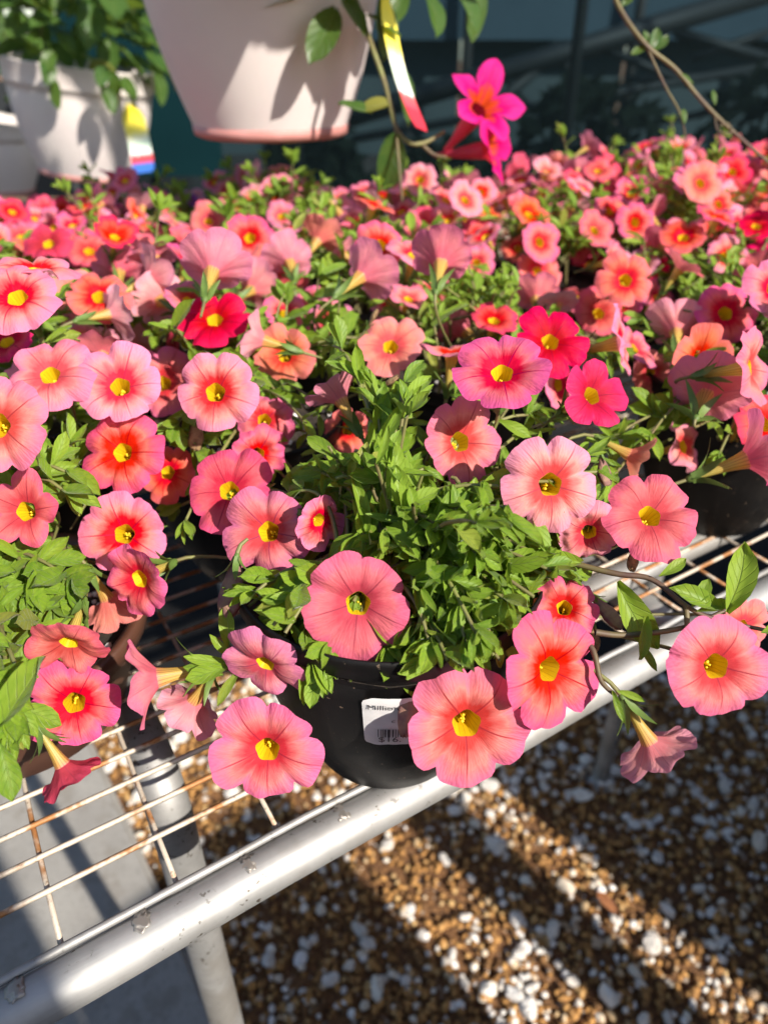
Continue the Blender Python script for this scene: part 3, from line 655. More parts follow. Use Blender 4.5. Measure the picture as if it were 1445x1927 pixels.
# ------------------------------------------------------------------ flowers catalogued from the photo
# (u, v, diameter px, fx, fy, fz, palette, options)
FL = [
 (880,1367,236, .10,-.16,1,'p',{'dep':0.243,'roll':18}), (674,1138,200,.05,-.10,1,'r',{'roll':12}), (502,1415,196,-.02,-.14,1,'p',{'dep':.25,'roll':18,'notch':.17}),
 (1040,1262,206,.52,-.05,1,'p',{'dep':.245,'roll':10}), (1038,912,190,.10,-.05,1,'l',{'roll':20}), (1226,968,182,.10,.45,1,'r',{'roll':14,'notch':.16}),
 (869,830,166,.42,.10,1,'p',{'roll':30}), (945,697,178,-.10,.55,1,'w',{'roll':22}), (1118,742,150,.45,.25,1,'h',{'dep':.30,'roll':40,'star':.12,'notch':.2}),
 (1037,640,140,.10,.30,1,'h',{'dep':.345,'roll':16,'notch':.24}), (503,1000,172,-.18,.10,1,'w',{'roll':26}), (430,922,158,.02,.22,1,'r',{'roll':8}),
 (228,850,156,-.10,.15,1,'p',{'dep':.31,'roll':34}), (233,1005,158,.12,.05,1,'l',{'roll':4}), (258,1092,150,-.45,-.30,1,'p',{'dep':.285,'roll':12}),
 (46,962,158,.0,.0,1,'r',{'dep':.275,'roll':44,'star':.28,'notch':.1}), (128,1216,150,.0,-.75,.7,'r',{'dep':.255,'roll':20,'crumple':.15}), (140,1325,168,.35,-.05,1,'p',{'dep':.262,'roll':28}),
 (122,1445,128,.45,-.80,-.12,'h',{'dep':.245,'roll':50,'crumple':.1}), (496,1255,158,-.30,-.62,.72,'w',{'dep':.248,'roll':5}), (288,1278,168,-.92,-.15,.28,'p',{'dep':.262,'roll':30,'pleat':.16}),
 (362,1322,120,-.55,-.75,-.35,'l',{'dep':.27,'roll':9}), (603,980,110,.65,-.25,.7,'l',{'dep':.272,'roll':22,'crumple':.3}), (1062,1143,125,-.15,.30,.9,'p',{'dep':.262,'roll':12,'crumple':.35}),
 (1352,1256,206,.08,.0,1,'p',{'roll':24}), (1226,1402,150,.50,-.80,-.02,'l',{'dep':.250,'roll':3}), (1108,1003,120,-.2,-.35,.9,'l',{'roll':40,'crumple':.3,'dep':.268}),
 (404,737,156,.0,.05,1,'l',{'roll':17}), (92,702,158,.05,.40,1,'p',{'roll':25,'crumple':.1}), (226,725,156,.20,.25,1,'l',{'roll':38}),
 (-8,800,196,.05,-.05,1,'p',{'roll':0}), (403,598,128,.0,.5,1,'h',{'roll':16,'notch':.2}), (187,556,118,.25,.35,1,'s',{'roll':20}),
 (30,555,160,.05,.45,1,'l',{'roll':8}), (66,500,150,.15,.80,.45,'l',{'roll':30}), (735,650,126,.0,.3,1,'s',{'roll':2}),
 (714,460,103,.02,.12,1,'p',{'roll':14}), (470,446,88,.03,.10,1,'p',{'roll':31}), (400,508,130,.0,.72,-.55,'w',{'roll':12}),
 (900,446,72,.05,.05,1,'p',{'roll':0}), (975,466,68,.0,.30,1,'s',{'roll':20}), (1178,526,106,.02,.0,1,'s',{'roll':8}),
 (1110,497,64,.0,.2,1,'h',{'roll':12}), (1367,588,114,.05,.10,1,'p',{'roll':26}), (1013,508,84,.2,.35,1,'s',{'roll':4}),
 (1128,588,98,.1,.2,1,'r',{'roll':9}), (1170,645,134,.85,.10,.42,'l',{'roll':20,'dep':.36}), (1272,622,112,.25,.70,-.55,'l',{'roll':14}),
 (1328,742,140,.45,.50,-.62,'p',{'roll':6}), (1418,690,150,.72,.05,.55,'p',{'roll':33}), (1440,796,130,.25,.20,1,'r',{'roll':10}),
 (1188,858,104,.80,-.45,.12,'s',{'dep':.32,'roll':12}), (1412,862,158,.82,.30,.22,'p',{'dep':.32,'roll':8}), (638,748,120,-.45,.80,-.12,'p',{'dep':.32,'roll':40,'notch':.3}),
 (655,808,90,.05,.1,1,'s',{'roll':0,'dep':.40}), (536,668,110,-.05,.0,1,'s',{'roll':12,'dep':.40}), (498,790,110,.2,.1,1,'w',{'roll':3,'crumple':.4,'dep':.34}),
 (486,856,110,.3,-.3,.9,'w',{'roll':30,'crumple':.45,'dep':.33}), (314,888,112,-.1,.2,1,'s',{'roll':11,'dep':.345}), (246,656,100,.1,.72,-.6,'l',{'roll':9}),
 (306,720,126,.1,.1,1,'p',{'roll':31,'dep':.40}), (90,456,90,.0,.45,1,'h',{'roll':16}), (231,411,52,.05,.0,1,'h',{'roll':5}),
 (75,390,58,.05,.1,1,'r',{'roll':20}), (120,400,58,.1,.1,1,'r',{'roll':2}), (24,424,54,.0,.1,1,'r',{'roll':12}), (168,470,84,.3,.5,.9,'r',{'roll':30}),
 (252,466,64,.2,.4,1,'r',{'roll':9}), (336,470,60,.1,.5,1,'s',{'roll':0}), (315,502,62,.0,.6,.8,'r',{'roll':0}), (682,518,118,.55,.60,-.45,'p',{'roll':20}),
 (830,492,122,.15,.80,-.50,'p',{'roll':3}), (1008,560,92,.1,.75,-.5,'p',{'roll':14}), (545,492,96,-.2,.7,-.55,'p',{'roll':33}), (1240,432,76,.1,.5,1,'p',{'roll':11}),
 (1306,298,48,.1,.05,1,'r',{'roll':0}), (1379,322,68,.05,.1,1,'r',{'roll':20}), (1148,396,70,.2,.2,1,'p',{'roll':5}), (865,378,62,-.1,.3,1,'r',{'roll':20}),
 (655,402,70,.6,.7,.2,'p',{'roll':0}), (748,392,64,.5,.75,.1,'r',{'roll':0}), (1040,331,52,.1,.2,1,'s',{'roll':10}), (1096,332,52,.1,.7,.7,'l',{'roll':10}),
 (986,390,48,.1,.0,1,'r',{'roll':10}), (872,622,100,-.5,.55,-.3,'p',{'roll':7}), (852,662,120,.1,.85,.35,'l',{'roll':7,'dep':.36}), (1422,402,66,.1,.3,1,'p',{'roll':3}),
 (1442,520,70,.1,.0,1,'r',{'roll':3}), (475,545,96,.3,.5,-.7,'l',{'roll':3}), (322,668,96,-.6,.2,.5,'h',{'roll':3}), (178,748,92,.75,.1,-.35,'p',{'roll':3,'dep':.32}),
 (285,525,110,.7,.5,-.35,'l',{'roll':9}), (225,510,96,-.2,.75,-.5,'w',{'roll':9}), (1240,560,84,.3,.4,.8,'p',{'roll':1}), (300,565,110,-.6,.4,-.55,'l',{'roll':9}),
 (1345,432,74,.3,.3,.9,'p',{'roll':1}), (1225,700,80,.1,-.2,.9,'s',{'roll':1,'dep':.44}), (1090,560,80,.2,.5,.8,'r',{'roll':1}), (600,450,90,.4,.7,-.3,'s',{'roll':5}),
 (490,640,110,-.75,.2,.1,'l',{'roll':5,'dep':.37}), (210,590,100,.55,.3,-.5,'l',{'roll':2,'dep':.40}), (10,640,120,-.1,.5,.8,'r',{'roll':2,'dep':.37}), (1290,840,110,.5,.1,.6,'l',{'roll':2,'crumple':.3,'dep':.39}),
 (205,1130,120,.25,-.75,-.5,'s',{'roll':2,'dep':.31}), (1400,1180,110,.3,-.1,.9,'s',{'roll':2,'dep':.30}), (770,560,80,.3,.6,.7,'p',{'roll':2,'dep':.46}), (930,600,96,.1,.6,.7,'r',{'roll':2,'dep':.43}),
]
# leaves neither grow through the open flowers nor over the bare pot wall, label and wire
VMAX = [(-200, 1460), (60, 1450), (150, 1235), (205, 1215), (225, 1050), (395, 1045), (410, 1130), (520, 1190), (570, 1245), (680, 1285), (930, 1285), (980, 1180), (1090, 1130), (1130, 1060), (1170, 900), (1230, 880), (1600, 900)]
def vmax(u):
    for (a, b), (c, d) in zip(VMAX, VMAX[1:]):
        if a <= u <= c: return b + (d - b) * (u - a) / (c - a)
    return 1400
FLD = [(e[0], e[1], e[2], e[7].get('dep', FPX * .036 / e[2]), e[5]) for e in FL]
SUNLIT = [(at(e[0], e[1], e[7].get('dep', FPX * .036 / e[2])), e[2] * e[7].get('dep', FPX * .036 / e[2]) / FPX / 2) for e in FL if e[5] >= .9 and e[2] > 100 and (e[0], e[1]) not in ((655, 808), (536, 668), (314, 888), (498, 790), (306, 720))]
def shades(pt):
    for c, r in SUNLIT:
        q = pt - c; t = q.dot(SUN)
        if 0.001 < t < .15 and (q - SUN * t).length < r * .88: return True
    return False
def clear(m, fixed, L):
    for q, tol in ((.25, 1), (.6, 1), (1.0, 1)):
        pr = proj(m @ Vector((0, q, 0)))
        if pr is None: return False
        if not fixed and pr[2] < .42 and pr[1] > vmax(pr[0]): return False
        if shades(m @ Vector((0, q, 0))): return False
        for (u, v, d, dep, fz) in FLD:
            k = .47 if fz > .6 else .36
            if pr[2] < dep + .004 and abs(pr[0] - u) < d * k and abs(pr[1] - v) < d * k and (pr[0] - u) ** 2 + (pr[1] - v) ** 2 < (d * k) ** 2: return False
    return True
def pt_clear(pt, fixed=False):
    pr = proj(pt)
    if pr is None: return False
    if not fixed and ((pr[2] < .42 and pr[1] > vmax(pr[0])) or shades(pt)): return False
    for (u, v, d, dep, fz) in FLD:
        k = .47 if fz > .6 else .36
        if pr[2] < dep + .002 and (pr[0] - u) ** 2 + (pr[1] - v) ** 2 < (d * k) ** 2: return False
    return True
SHARED = {}
def shared_limb(pal, k):
    if (pal, k) not in SHARED: SHARED[(pal, k)] = limb(900 + k * 7, PET[pal], nth=40, nr=7, cup=.30 + .08 * k, pleat=.08 + .02 * k, notch=.10 + .03 * k, flat=.2 + .05 * (k % 3))
    return SHARED[(pal, k)]
FLOWER_OCC = []
def owner(pos):
    return min(PLANTS, key=lambda p: (Vector((p.loc.x, p.loc.y)) - Vector((pos.x, pos.y))).length - (0.03 if p is H else 0))
def add_flower(p, pos, face, rad, pal, roll=0.0, me=None, detail=True, crumple=0, k=0):
    face = face.normalized(); up = CU if abs(face.dot(CU)) < .95 else CR
    x = up.cross(face).normalized(); y = face.cross(x)
    m = Matrix((x, y, face)).transposed().to_4x4() @ Matrix.Rotation(R(roll), 4, 'Z') @ Matrix.Scale(rad, 4)
    m.translation = pos - p.loc
    f = link("flower", me, p.o, m); p.nflowers += 1
    t = link("throat", THROAT, f)
    FLOWER_OCC.append((pos, x * rad, y * rad))
    if detail:
        link("calyx", CALYXES[random.randrange(4)], f)
        st_ = link("stamen", STAMENS[random.randrange(3)], f); st_.rotation_euler.z = -R(roll)
    # stalk: from the calyx back towards the heart of the plant
    b = pos - face * rad * 1.38; c = b - face * rad * 0.9
    heart = Vector((p.loc.x, p.loc.y, BZ + p.rim)); e = c + (heart - c) * 0.5; e.z = min(e.z, c.z + .01) - .008
    sp_ = bez(b, c, e, 7)
    if all(pt_clear(q, True) for q in sp_[1:]): p.stems.append((sp_, 0.0007))
    else: p.stems.append((bez(b, b.lerp(c, .3), c.lerp(b, .3), 4), 0.0007))
for i, (u, v, d, fx, fy, fz, pal, o) in enumerate(FL):
    diam = 0.036; dep = o.get('dep', FPX * diam / d); rad = d * dep / FPX / 2 * 1.0
    face = camdir(fx, fy, fz); pos = at(u, v, dep) - face * rad * 0.10
    p = owner(pos)
    kw = {k: o[k] for k in ('notch', 'star', 'crumple', 'pleat') if k in o}; kw.setdefault('crumple', random.choice((0, 0, .05, .12))); kw.setdefault('notch', random.uniform(.08, .22))
    me = limb(i * 11 + 3, PET[pal], nth=70 if d > 80 else 45, nr=12 if d > 80 else 8, cup=random.uniform(.26, .42) + (.40 if fz < .35 else 0), flat=random.uniform(.2, .32), emarg=random.uniform(0, .045), **kw)
    add_flower(p, pos, face, rad * 1.03, pal, o.get('roll', 0), me, detail=d > 75)
print("explicit flowers per plant", [p.nflowers for p in PLANTS])
# flowers of the plants behind, spread over their mounds
taken = [f[0] for f in FLOWER_OCC]
for p in PLANTS:
    k = 0; tries = 0
    while k < p.nflow and tries < 300:
        tries += 1
        a = random.uniform(0, 6.28); rr = p.spread * math.sqrt(random.uniform(0, 1)) * 1.05
        pos = Vector((p.loc.x + rr * math.cos(a), p.loc.y + rr * math.sin(a), BZ + p.top - .045 * (rr / p.spread) ** 2 + random.uniform(-.014, .010)))
        pr = proj(pos)
        if pr is None or not (-40 < pr[0] < 1485): continue
        if any((pos - q).length < 0.019 for q in taken): continue
        if any(pr[2] < 0.6 and (pr[0] - e[0]) ** 2 + (pr[1] - e[1]) ** 2 < (e[2] * .45) ** 2 for e in FL if FPX * .036 / e[2] > pr[2] * 1.02 and e[2] > 80): continue
        face = Vector((math.cos(a) * .45, math.sin(a) * .45, .5)) + SUN * .75 + rvec(.38)
        if random.random() < .18: face = Vector((-.2, .55, .65)) + rvec(.4)
        pal = random.choice(p.pal)
        add_flower(p, pos, face, random.uniform(.0145, .0185), pal, random.uniform(0, 72), shared_limb(pal, random.randrange(4)), detail=(pr[2] < .6))
        taken.append(pos); k += 1

# ------------------------------------------------------------------ wilted flowers and buds on the near plants
def wilt(u, v, dep, d, size, mat=WILT, seed=0):
    pos = at(u, v, dep); p = owner(pos); rd = random.Random(seed); off = Vector((seed * 7.7, 1, 2))
    prof = [(.10, 0), (.16, .3), (.24, .6), (.34, .95), (.40, 1.3), (.36, 1.6), (.26, 1.85), (.12, 1.95)]; n_ = 18; V, F = [], []
    for (r, z) in prof:
        for k in range(n_):
            a = 2 * math.pi * k / n_; q = 1 + .45 * noise.noise(Vector((math.cos(a) * 1.6, math.sin(a) * 1.6, z * .8)) + off) + .16 * math.sin(7 * a + z)
            V.append((r * q * math.cos(a), r * q * .5 * math.sin(a), z + .18 * noise.noise(Vector((math.cos(a) * 2, math.sin(a) * 2, z)) + off)))
    for i in range(len(prof) - 1):
        for k in range(n_): k2 = (k + 1) % n_; F.append((i * n_ + k, i * n_ + k2, (i + 1) * n_ + k2, (i + 1) * n_ + k))
    me = mesh("wilted_flower", V, F, mat); dv = camdir(*d)
    m = dv.to_track_quat('Z', 'Y').to_matrix().to_4x4() @ Matrix.Scale(size, 4); m.translation = pos - dv * size - p.loc
    o = link("wilted_flower", me, p.o, m); c = link("calyx", CALYXES[seed % 4], o); c.location = (0, 0, 1.25)
    b = pos - dv * size * 1.1; heart = Vector((p.loc.x, p.loc.y, BZ + p.rim)); sp_ = bez(b, b - dv * size * .8, (b - dv * size * .8).lerp(heart, .3), 6)
    p.stems.append((sp_ if all(pt_clear(q, True) for q in sp_) else sp_[:3], .0008))
    o["label"] = "shrivelled brown faded flower"
wilt(772, 1330, .249, (-.10, -.9, .15), .0105, WILT, 1); wilt(436, 1105, .262, (-.15, -1, .1), .0115, WILT, 2); wilt(1140, 1150, .262, (.45, -.55, .4), .0085, WILT, 3)
wilt(1118, 1200, .262, (.0, -1, .2), .0055, DRY, 4); wilt(880, 950, .275, (.35, -.9, .2), .0085, WILT, 5); wilt(552, 1130, .268, (-.1, -1, .2), .0055, DRY, 6)
wilt(1190, 1052, .268, (-.1, -1, .2), .0050, DRY, 7); wilt(368, 815, .33, (.1, -1, .2), .0085, DRY, 8); wilt(1135, 885, .30, (.1, -1, .2), .0070, WILT, 9); wilt(700, 600, .37, (.3, .5, .3), .006, DRY, 12)
wilt(730, 720, .31, (.6, .3, .4), .006, DRY, 13)

# ------------------------------------------------------------------ stems and leaves
def mound_shoots(p):
    base0 = Vector((p.loc.x, p.loc.y, BZ + p.rim - .012))
    for k in range(p.nshoot):
        a = 2.4 * k + random.uniform(-.3, .3); q = math.sqrt((k + .5) / p.nshoot); rr = p.spread * q * random.uniform(.85, 1.2)
        tip = base0 + Vector((rr * math.cos(a), rr * math.sin(a), (p.top - p.rim) + .012 - .06 * q * q + (random.uniform(.010, .026) if k % 4 == 0 else random.uniform(-.022, .012))))
        ctrl = base0 + Vector((rr * .35 * math.cos(a), rr * .35 * math.sin(a), (p.top - p.rim) * .9))
        shoot(p, base0 + rvec(.015) * 1.0, ctrl, tip, 6, random.uniform(.0130, .0185), .4, 6, .55 if k % 4 == 0 else .3)
for p in PLANTS: mound_shoots(p)
for k in range(95):                                  # low skirt of leafy shoots over the rim of the front pot
    a = -math.pi / 2 + random.uniform(-2.0, 2.0); rr = random.uniform(.045, .080); base0 = Vector((H.loc.x, H.loc.y, BZ + H.rim - .01))
    tip = base0 + Vector((rr * math.cos(a), rr * math.sin(a), random.uniform(-.012, .030)))
    shoot(H, base0 + rvec(.015), base0 + Vector((rr * .5 * math.cos(a), rr * .5 * math.sin(a), .035)), tip, 5, random.uniform(.0135, .0195), .4, 6)
# shoots whose tips show in the photo: (plant, u, v, depth, leaf length, leaves)
TIPS = [(H,600,560,.37),(H,545,600,.37),(H,625,650,.33),(H,770,700,.30),(H,795,560,.40),(H,722,780,.29),(H,745,860,.28),(H,690,860,.285),(H,735,960,.272),(H,690,940,.275),(H,765,1005,.262),
 (H,590,935,.262),(H,625,1035,.252),(H,590,1060,.255),(H,560,1075,.258),(H,800,1085,.262),(H,850,1130,.255),(H,905,1175,.25),(H,940,1120,.262),(H,830,1215,.24),(H,780,1200,.25),(H,880,1020,.272),
 (H,1000,1010,.28),(H,910,970,.28),(H,840,900,.285),(H,960,1060,.27),(H,900,1090,.262),(H,850,1060,.27),(H,1045,1060,.27),(H,1080,1080,.265),(H,1010,1130,.262),(H,700,1030,.27),(H,680,880,.285),(H,630,850,.29),
 (H,620,780,.30),(H,560,830,.31),(H,560,740,.32),(H,650,700,.32),(H,700,650,.34),(H,820,760,.31),(H,890,600,.38),(H,960,800,.31),(H,930,880,.295),(H,1000,780,.31),(H,1060,800,.31),(H,1010,880,.30),
 (H,730,1220,.245),(H,930,1215,.245),(H,540,1010,.272),(H,640,930,.275),(H,770,900,.285),(H,840,980,.278),(H,790,1010,.272),(H,860,1000,.275),(H,930,1020,.275),
 (R1,1150,900,.31),(R1,1060,700,.33),(R1,1215,830,.33),(R1,1135,625,.38),(R1,1250,780,.36),(R1,1290,700,.37),(R1,1180,780,.35),(R1,1310,640,.40),(R1,1230,860,.34),(R1,1300,820,.36),(R1,1350,860,.36),(R1,1140,830,.33),(R1,1380,640,.42),(R1,1210,720,.37),
 (LP,130,890,.285),(LP,60,880,.29),(LP,110,640,.34),(LP,25,690,.30),(LP,85,770,.30),(LP,130,930,.28),(LP,150,960,.278),(LP,20,1110,.27),(LP,65,1110,.268),(LP,130,1090,.272),(LP,105,1150,.268),(LP,180,1150,.268),
 (LP,20,1330,.225),(LP,45,1290,.23),(LP,5,1390,.225),(LP,30,1360,.225),(LP,200,880,.30),(LP,75,1180,.262),(B0,320,940,.31),(B0,345,990,.30),(B0,330,900,.32),(B0,200,600,.40),(B0,310,600,.40),(B0,190,530,.45),(B0,330,800,.33),(B0,290,650,.38),
 (B0,360,540,.42),(B0,450,640,.36),(B0,440,690,.345),(B0,470,850,.32),(B0,330,620,.39),(LP,50,620,.36),(B1,700,520,.46),(B1,860,560,.44),(B1,1050,560,.45),(B1,560,520,.45)]
for (u, v, dep) in ((180,375,1.0),(165,380,1.02),(330,365,.80),(345,380,.8),(510,372,.70),(530,365,.70),(545,380,.72),(360,420,.75),(425,405,.62),(385,540,.42),(1270,295,.72),(1275,310,.72),(1210,440,.55),(1230,400,.6),(1290,380,.62),(1260,470,.55),(1010,440,.6),(620,440,.55),(560,430,.6),(795,545,.44),(640,560,.42),(600,520,.44),(540,560,.42),(815,600,.40)):
    tip = at(u, v, dep); p = owner(tip); b_ = Vector((tip.x * .85 + p.loc.x * .15, tip.y * .85 + p.loc.y * .15, tip.z - .05))
    shoot(p, b_, (b_ + tip) / 2 + rvec(.004), tip, 5, .021, .25, 6, .6)
for t in TIPS:
    p, u, v, dep = t; rosette(p, u, v, dep, random.uniform(.0140, .0190), 6, .03, 7)
for k in range(44):                                  # single leaves hanging over the rim of the front pot
    u = random.uniform(470, 950); v = (random.uniform(1195, 1262) if not 630 < u < 830 else random.uniform(1185, 1215)) if u > 560 else random.uniform(1150, 1215)
    d = camdir(random.uniform(-.7, .7), -random.uniform(.4, 1.1), .35); H.leaves.append((random.randrange(12), frame(at(u, v, random.uniform(.243, .256)), d, camdir(random.uniform(-.5, .6), .45, 1), random.uniform(.012, .0175)), random.random(), 1))
# the long trailing shoots over the right of the rail and single hanging leaves
def trail(p, pts, leaves, r=.0010):
    W_ = spline([at(*q) for q in pts], 6); p.stems.append((W_, r))
    for (u, v, dep, ang, L, vi) in leaves:
        d = camdir(math.cos(R(ang)), math.sin(R(ang)), .25); p.leaves.append((vi, frame(at(u, v, dep), d, camdir(random.uniform(-.4, .5), .3, 1), L * .8), random.random(), 1))
trail(H, [(1000,1040,.275),(1150,1078,.262),(1225,1090,.258),(1290,1140,.252),(1345,1165,.25),(1460,1190,.25)],
      [(1150,1075,.26,140,.022,0),(1130,1080,.26,-80,.028,1),(1160,1095,.256,-60,.034,2),(1210,1160,.25,-100,.019,3),(1235,1090,.255,115,.020,4),(1290,1125,.25,105,.026,5),(1300,1140,.25,60,.014,6),(1310,1150,.25,20,.014,7),
       (1365,1150,.248,80,.031,2),(1350,1150,.25,150,.024,9),(1300,1150,.25,-30,.02,10),(1225,1090,.255,70,.014,11),(1240,1085,.255,40,.014,0),(1420,1185,.247,75,.018,13),(1430,1190,.247,20,.02,3),(1090,1060,.262,170,.026,3),(1100,1060,.262,60,.016,8)])
trail(H, [(1290,1140,.252),(1292,1180,.25),(1285,1200,.252)], [])
trail(H, [(1120,1190,.25),(1180,1195,.25),(1290,1180,.252),(1380,1140,.256)], [(1200,1210,.25,-60,.014,13)])
trail(H, [(1050,1180,.26),(1110,1215,.25),(1130,1280,.245),(1160,1310,.243)], [(1160,1300,.243,-20,.012,13),(1150,1300,.243,-70,.014,12)])
trail(H, [(715,740,.29),(718,850,.282),(722,960,.27),(716,1010,.268)], [(705,800,.28,135,.026,1),(735,870,.275,50,.018,4),(700,880,.278,120,.024,3),(740,880,.275,-60,.024,2),(705,935,.272,110,.02,6),(720,985,.268,170,.018,12),(722,985,.268,20,.02,13)])
trail(H, [(640,1180,.26),(590,1210,.255),(565,1240,.252)], [(570,1235,.25,-85,.021,1),(575,1230,.25,160,.016,2),(580,1200,.255,80,.018,5)])
trail(H, [(700,1180,.262),(640,1230,.258),(630,1235,.258)], [(640,1232,.258,-90,.016,4)])
trail(H, [(440,1230,.27),(425,1210,.268)], [(430,1215,.262,95,.019,2)])
trail(H, [(560,1230,.27),(450,1255,.268),(400,1260,.262)], [(430,1245,.26,170,.020,13),(440,1250,.26,195,.022,7),(420,1270,.26,165,.018,5),(450,1262,.26,-120,.018,12),(440,1240,.26,130,.016,13)])
trail(H, [(990,1185,.268),(950,1215,.262),(905,1235,.245),(830,1245,.24)], [(905,1235,.238,140,.0165,3),(870,1240,.238,120,.02,0),(800,1190,.245,75,.03,1),(860,1200,.24,95,.030,5),(790,1200,.245,20,.022,2),(745,1220,.24,170,.02,6)])
trail(LP, [(-80,1400,.24),(-20,1385,.226)], [(0,1370,.218,60,.034,2),(10,1360,.218,20,.030,4),(0,1330,.22,120,.028,1),(15,1300,.225,30,.018,6),(0,1400,.22,-70,.022,8)])

for p in PLANTS: p.leaves = [l for l in p.leaves if random.random() < .012 or clear(l[1], len(l) > 3, 0)]
for p in PLANTS: p.leaves = [l[:3] for l in p.leaves]
# pick the leaves that show: a quick look from the camera at the leaf and flower shapes
cam_l = CAM; pv, pf = [], []; keys = []
for pi, p in enumerate(PLANTS):
    for li, (vi, m, r_) in enumerate(p.leaves):
        b = len(pv); w = .17; pv += [m @ Vector((0, 0, 0)), m @ Vector((w, .55, 0)), m @ Vector((0, 1, -.1)), m @ Vector((-w, .55, 0))]; pf.append((b, b + 1, b + 2, b + 3)); keys.append((pi, li))
for (c, x, y) in FLOWER_OCC:
    b = len(pv); pv += [c + (x * math.cos(q) + y * math.sin(q)) * .95 for q in [i * math.pi / 4 for i in range(8)]]; pf.append(tuple(range(b, b + 8))); keys.append(None)
tree = BVHTree.FromPolygons(pv, pf)
vis = {}
for fi, key in enumerate(keys):
    if key is None: continue
    a = pv[pf[fi][0]]; seen = 0
    for q in ((.5, 0.0), (.3, .05), (.75, -.03)):
        pi, li = key; m = PLANTS[pi].leaves[li][1]; pt = m @ Vector((q[1], q[0], 0)); pr = proj(pt)
        if pr is None or not (0 < pr[0] < 1445 and 0 < pr[1] < 1927): continue
        hit = tree.ray_cast(cam_l, (pt - cam_l).normalized())
        if hit[2] == fi: seen += 1
    pr = proj(a); sz = PLANTS[key[0]].leaves[key[1]][1].to_scale().x / pr[2] if pr else 0
    vis[key] = sz * (0.02 + seen / 3)
total = 0
for pi, p in enumerate(PLANTS):
    order = sorted(range(len(p.leaves)), key=lambda i: -vis[(pi, i)])
    dist = math.hypot(p.loc.x, p.loc.y)
    cap = 290 if p.near else (110 if dist < .75 else 60)
    solo = set(i for i in order[:cap] if vis[(pi, i)] > (0.012 if p.near else .008))
    Tm = Matrix.Translation(-p.loc)
    joined = {}
    for i, (vi, m, r_) in enumerate(p.leaves):
        if i in solo: link("leaf", LEAFM[vi], p.o, Tm @ m); total += 1
        else: joined.setdefault(vi, []).append((m, r_))
    VV, FF, UU, RR, off = [], [], [], [], 0
    for vi, lst in joined.items():
        gv, gf, gu = LEAFGEO[vi]; gv = np.array(gv); gf = np.array(gf); gu = np.array(gu)
        for (m, r_) in lst:
            A = np.array(Tm @ m); VV.append(gv @ A[:3, :3].T + A[:3, 3]); FF.append(gf + off); UU.append(gu); RR.append(np.full(len(gv), r_)); off += len(gv)
    tag(link("foliage", big_mesh("foliage", np.concatenate(VV), np.concatenate(FF), LEAF, np.concatenate(RR), np.concatenate(UU)), p.o), kind="stuff")
    # stems
    sv, sf = [], []
    for k, (pts, r_) in enumerate(p.stems):
        pts = [q - p.loc for q in pts]; n_ = len(pts)
        V, F = tube_geo(pts, [r_ * (1.25 - .6 * i / n_) for i in range(n_)], 6, False)
        if p in (H, LP) and len(pts) > 9: link("stem", mesh("stem", V, F, STEM), p.o)
        else: b = len(sv); sv += V; sf += [tuple(b + i for i in f) for f in F]
    tag(link("stems", mesh("stems", sv, sf, STEMG), p.o), kind="stuff")
print("solo leaves", total, "all", sum(len(p.leaves) for p in PLANTS))

# ------------------------------------------------------------------ price label on the front pot
def pot_r(h):
    pr = [(0, .0345), (.016, .043), (.036, .0505), (.058, .056), (.080, .0595), (.09, .0605)]
    for (h0, r0), (h1, r1) in zip(pr, pr[1:]):
        if h <= h1: return r0 + (r1 - r0) * (h - h0) / (h1 - h0)
    return pr[-1][1]
LABEL_A, LABEL_H, LW, LH = -math.pi / 2 + 0.13, 0.0700, 0.034, 0.0315
def wrap(x, y, off):                                # label plane -> pot wall
    h = LABEL_H + y * 0.95; r = pot_r(h) * 1.004 + off; a = LABEL_A + x / 0.058
    return (r * math.cos(a), r * math.sin(a), h)
pts = []
cr = 0.0035
for cx, cy, a0_ in ((LW / 2 - cr, LH / 2 - cr, 0), (-LW / 2 + cr, LH / 2 - cr, 90), (-LW / 2 + cr, -LH / 2 + cr, 180), (LW / 2 - cr, -LH / 2 + cr, 270)):
    for k in range(6): pts.append((cx + cr * math.cos(R(a0_ + 18 * k)), cy + cr * math.sin(R(a0_ + 18 * k))))
bm = bmesh.new(); N1, N2 = 24, 20
def inside(x, y):
    dx = max(abs(x) - (LW / 2 - cr), 0); dy = max(abs(y) - (LH / 2 - cr), 0); return dx * dx + dy * dy <= cr * cr
V, F = [], []
for j in range(N2 + 1):
    y = -LH / 2 + LH * j / N2; dy = max(abs(y) - (LH / 2 - cr), 0); hw = LW / 2 - cr + math.sqrt(max(0, cr * cr - dy * dy))
    for i in range(N1 + 1): V.append(wrap(-hw + 2 * hw * i / N1, y, .0005 + .0003 * noise.noise(Vector((i * .3, j * .3, 0)))))
for j in range(N2):
    for i in range(N1): a = j * (N1 + 1) + i; F.append((a, a + 1, a + N1 + 2, a + N1 + 1))
bm.free()
PAPER = plain("label_paper", (.60, .60, .60), 0.5); INK = plain("label_ink", (.03, .03, .035), 0.6)
lab = link("price_label", mesh("price_label", V, F, PAPER), H.o); lab["label"] = "white price label with black print"
def text_part(txt, x, y, size):
    cu = bpy.data.curves.new("txt", 'FONT'); cu.body = txt; cu.size = size; cu.resolution_u = 3
    to = bpy.data.objects.new("txt", cu); COL.objects.link(to); dg = bpy.context.evaluated_depsgraph_get(); me = bpy.data.meshes.new_from_object(to.evaluated_get(dg))
    bpy.data.objects.remove(to); me.name = "print"
    for v_ in me.vertices: v_.co = wrap(x + v_.co.x, y + v_.co.y, .0011)
    me.materials.clear(); me.materials.append(INK); link("print", me, lab)
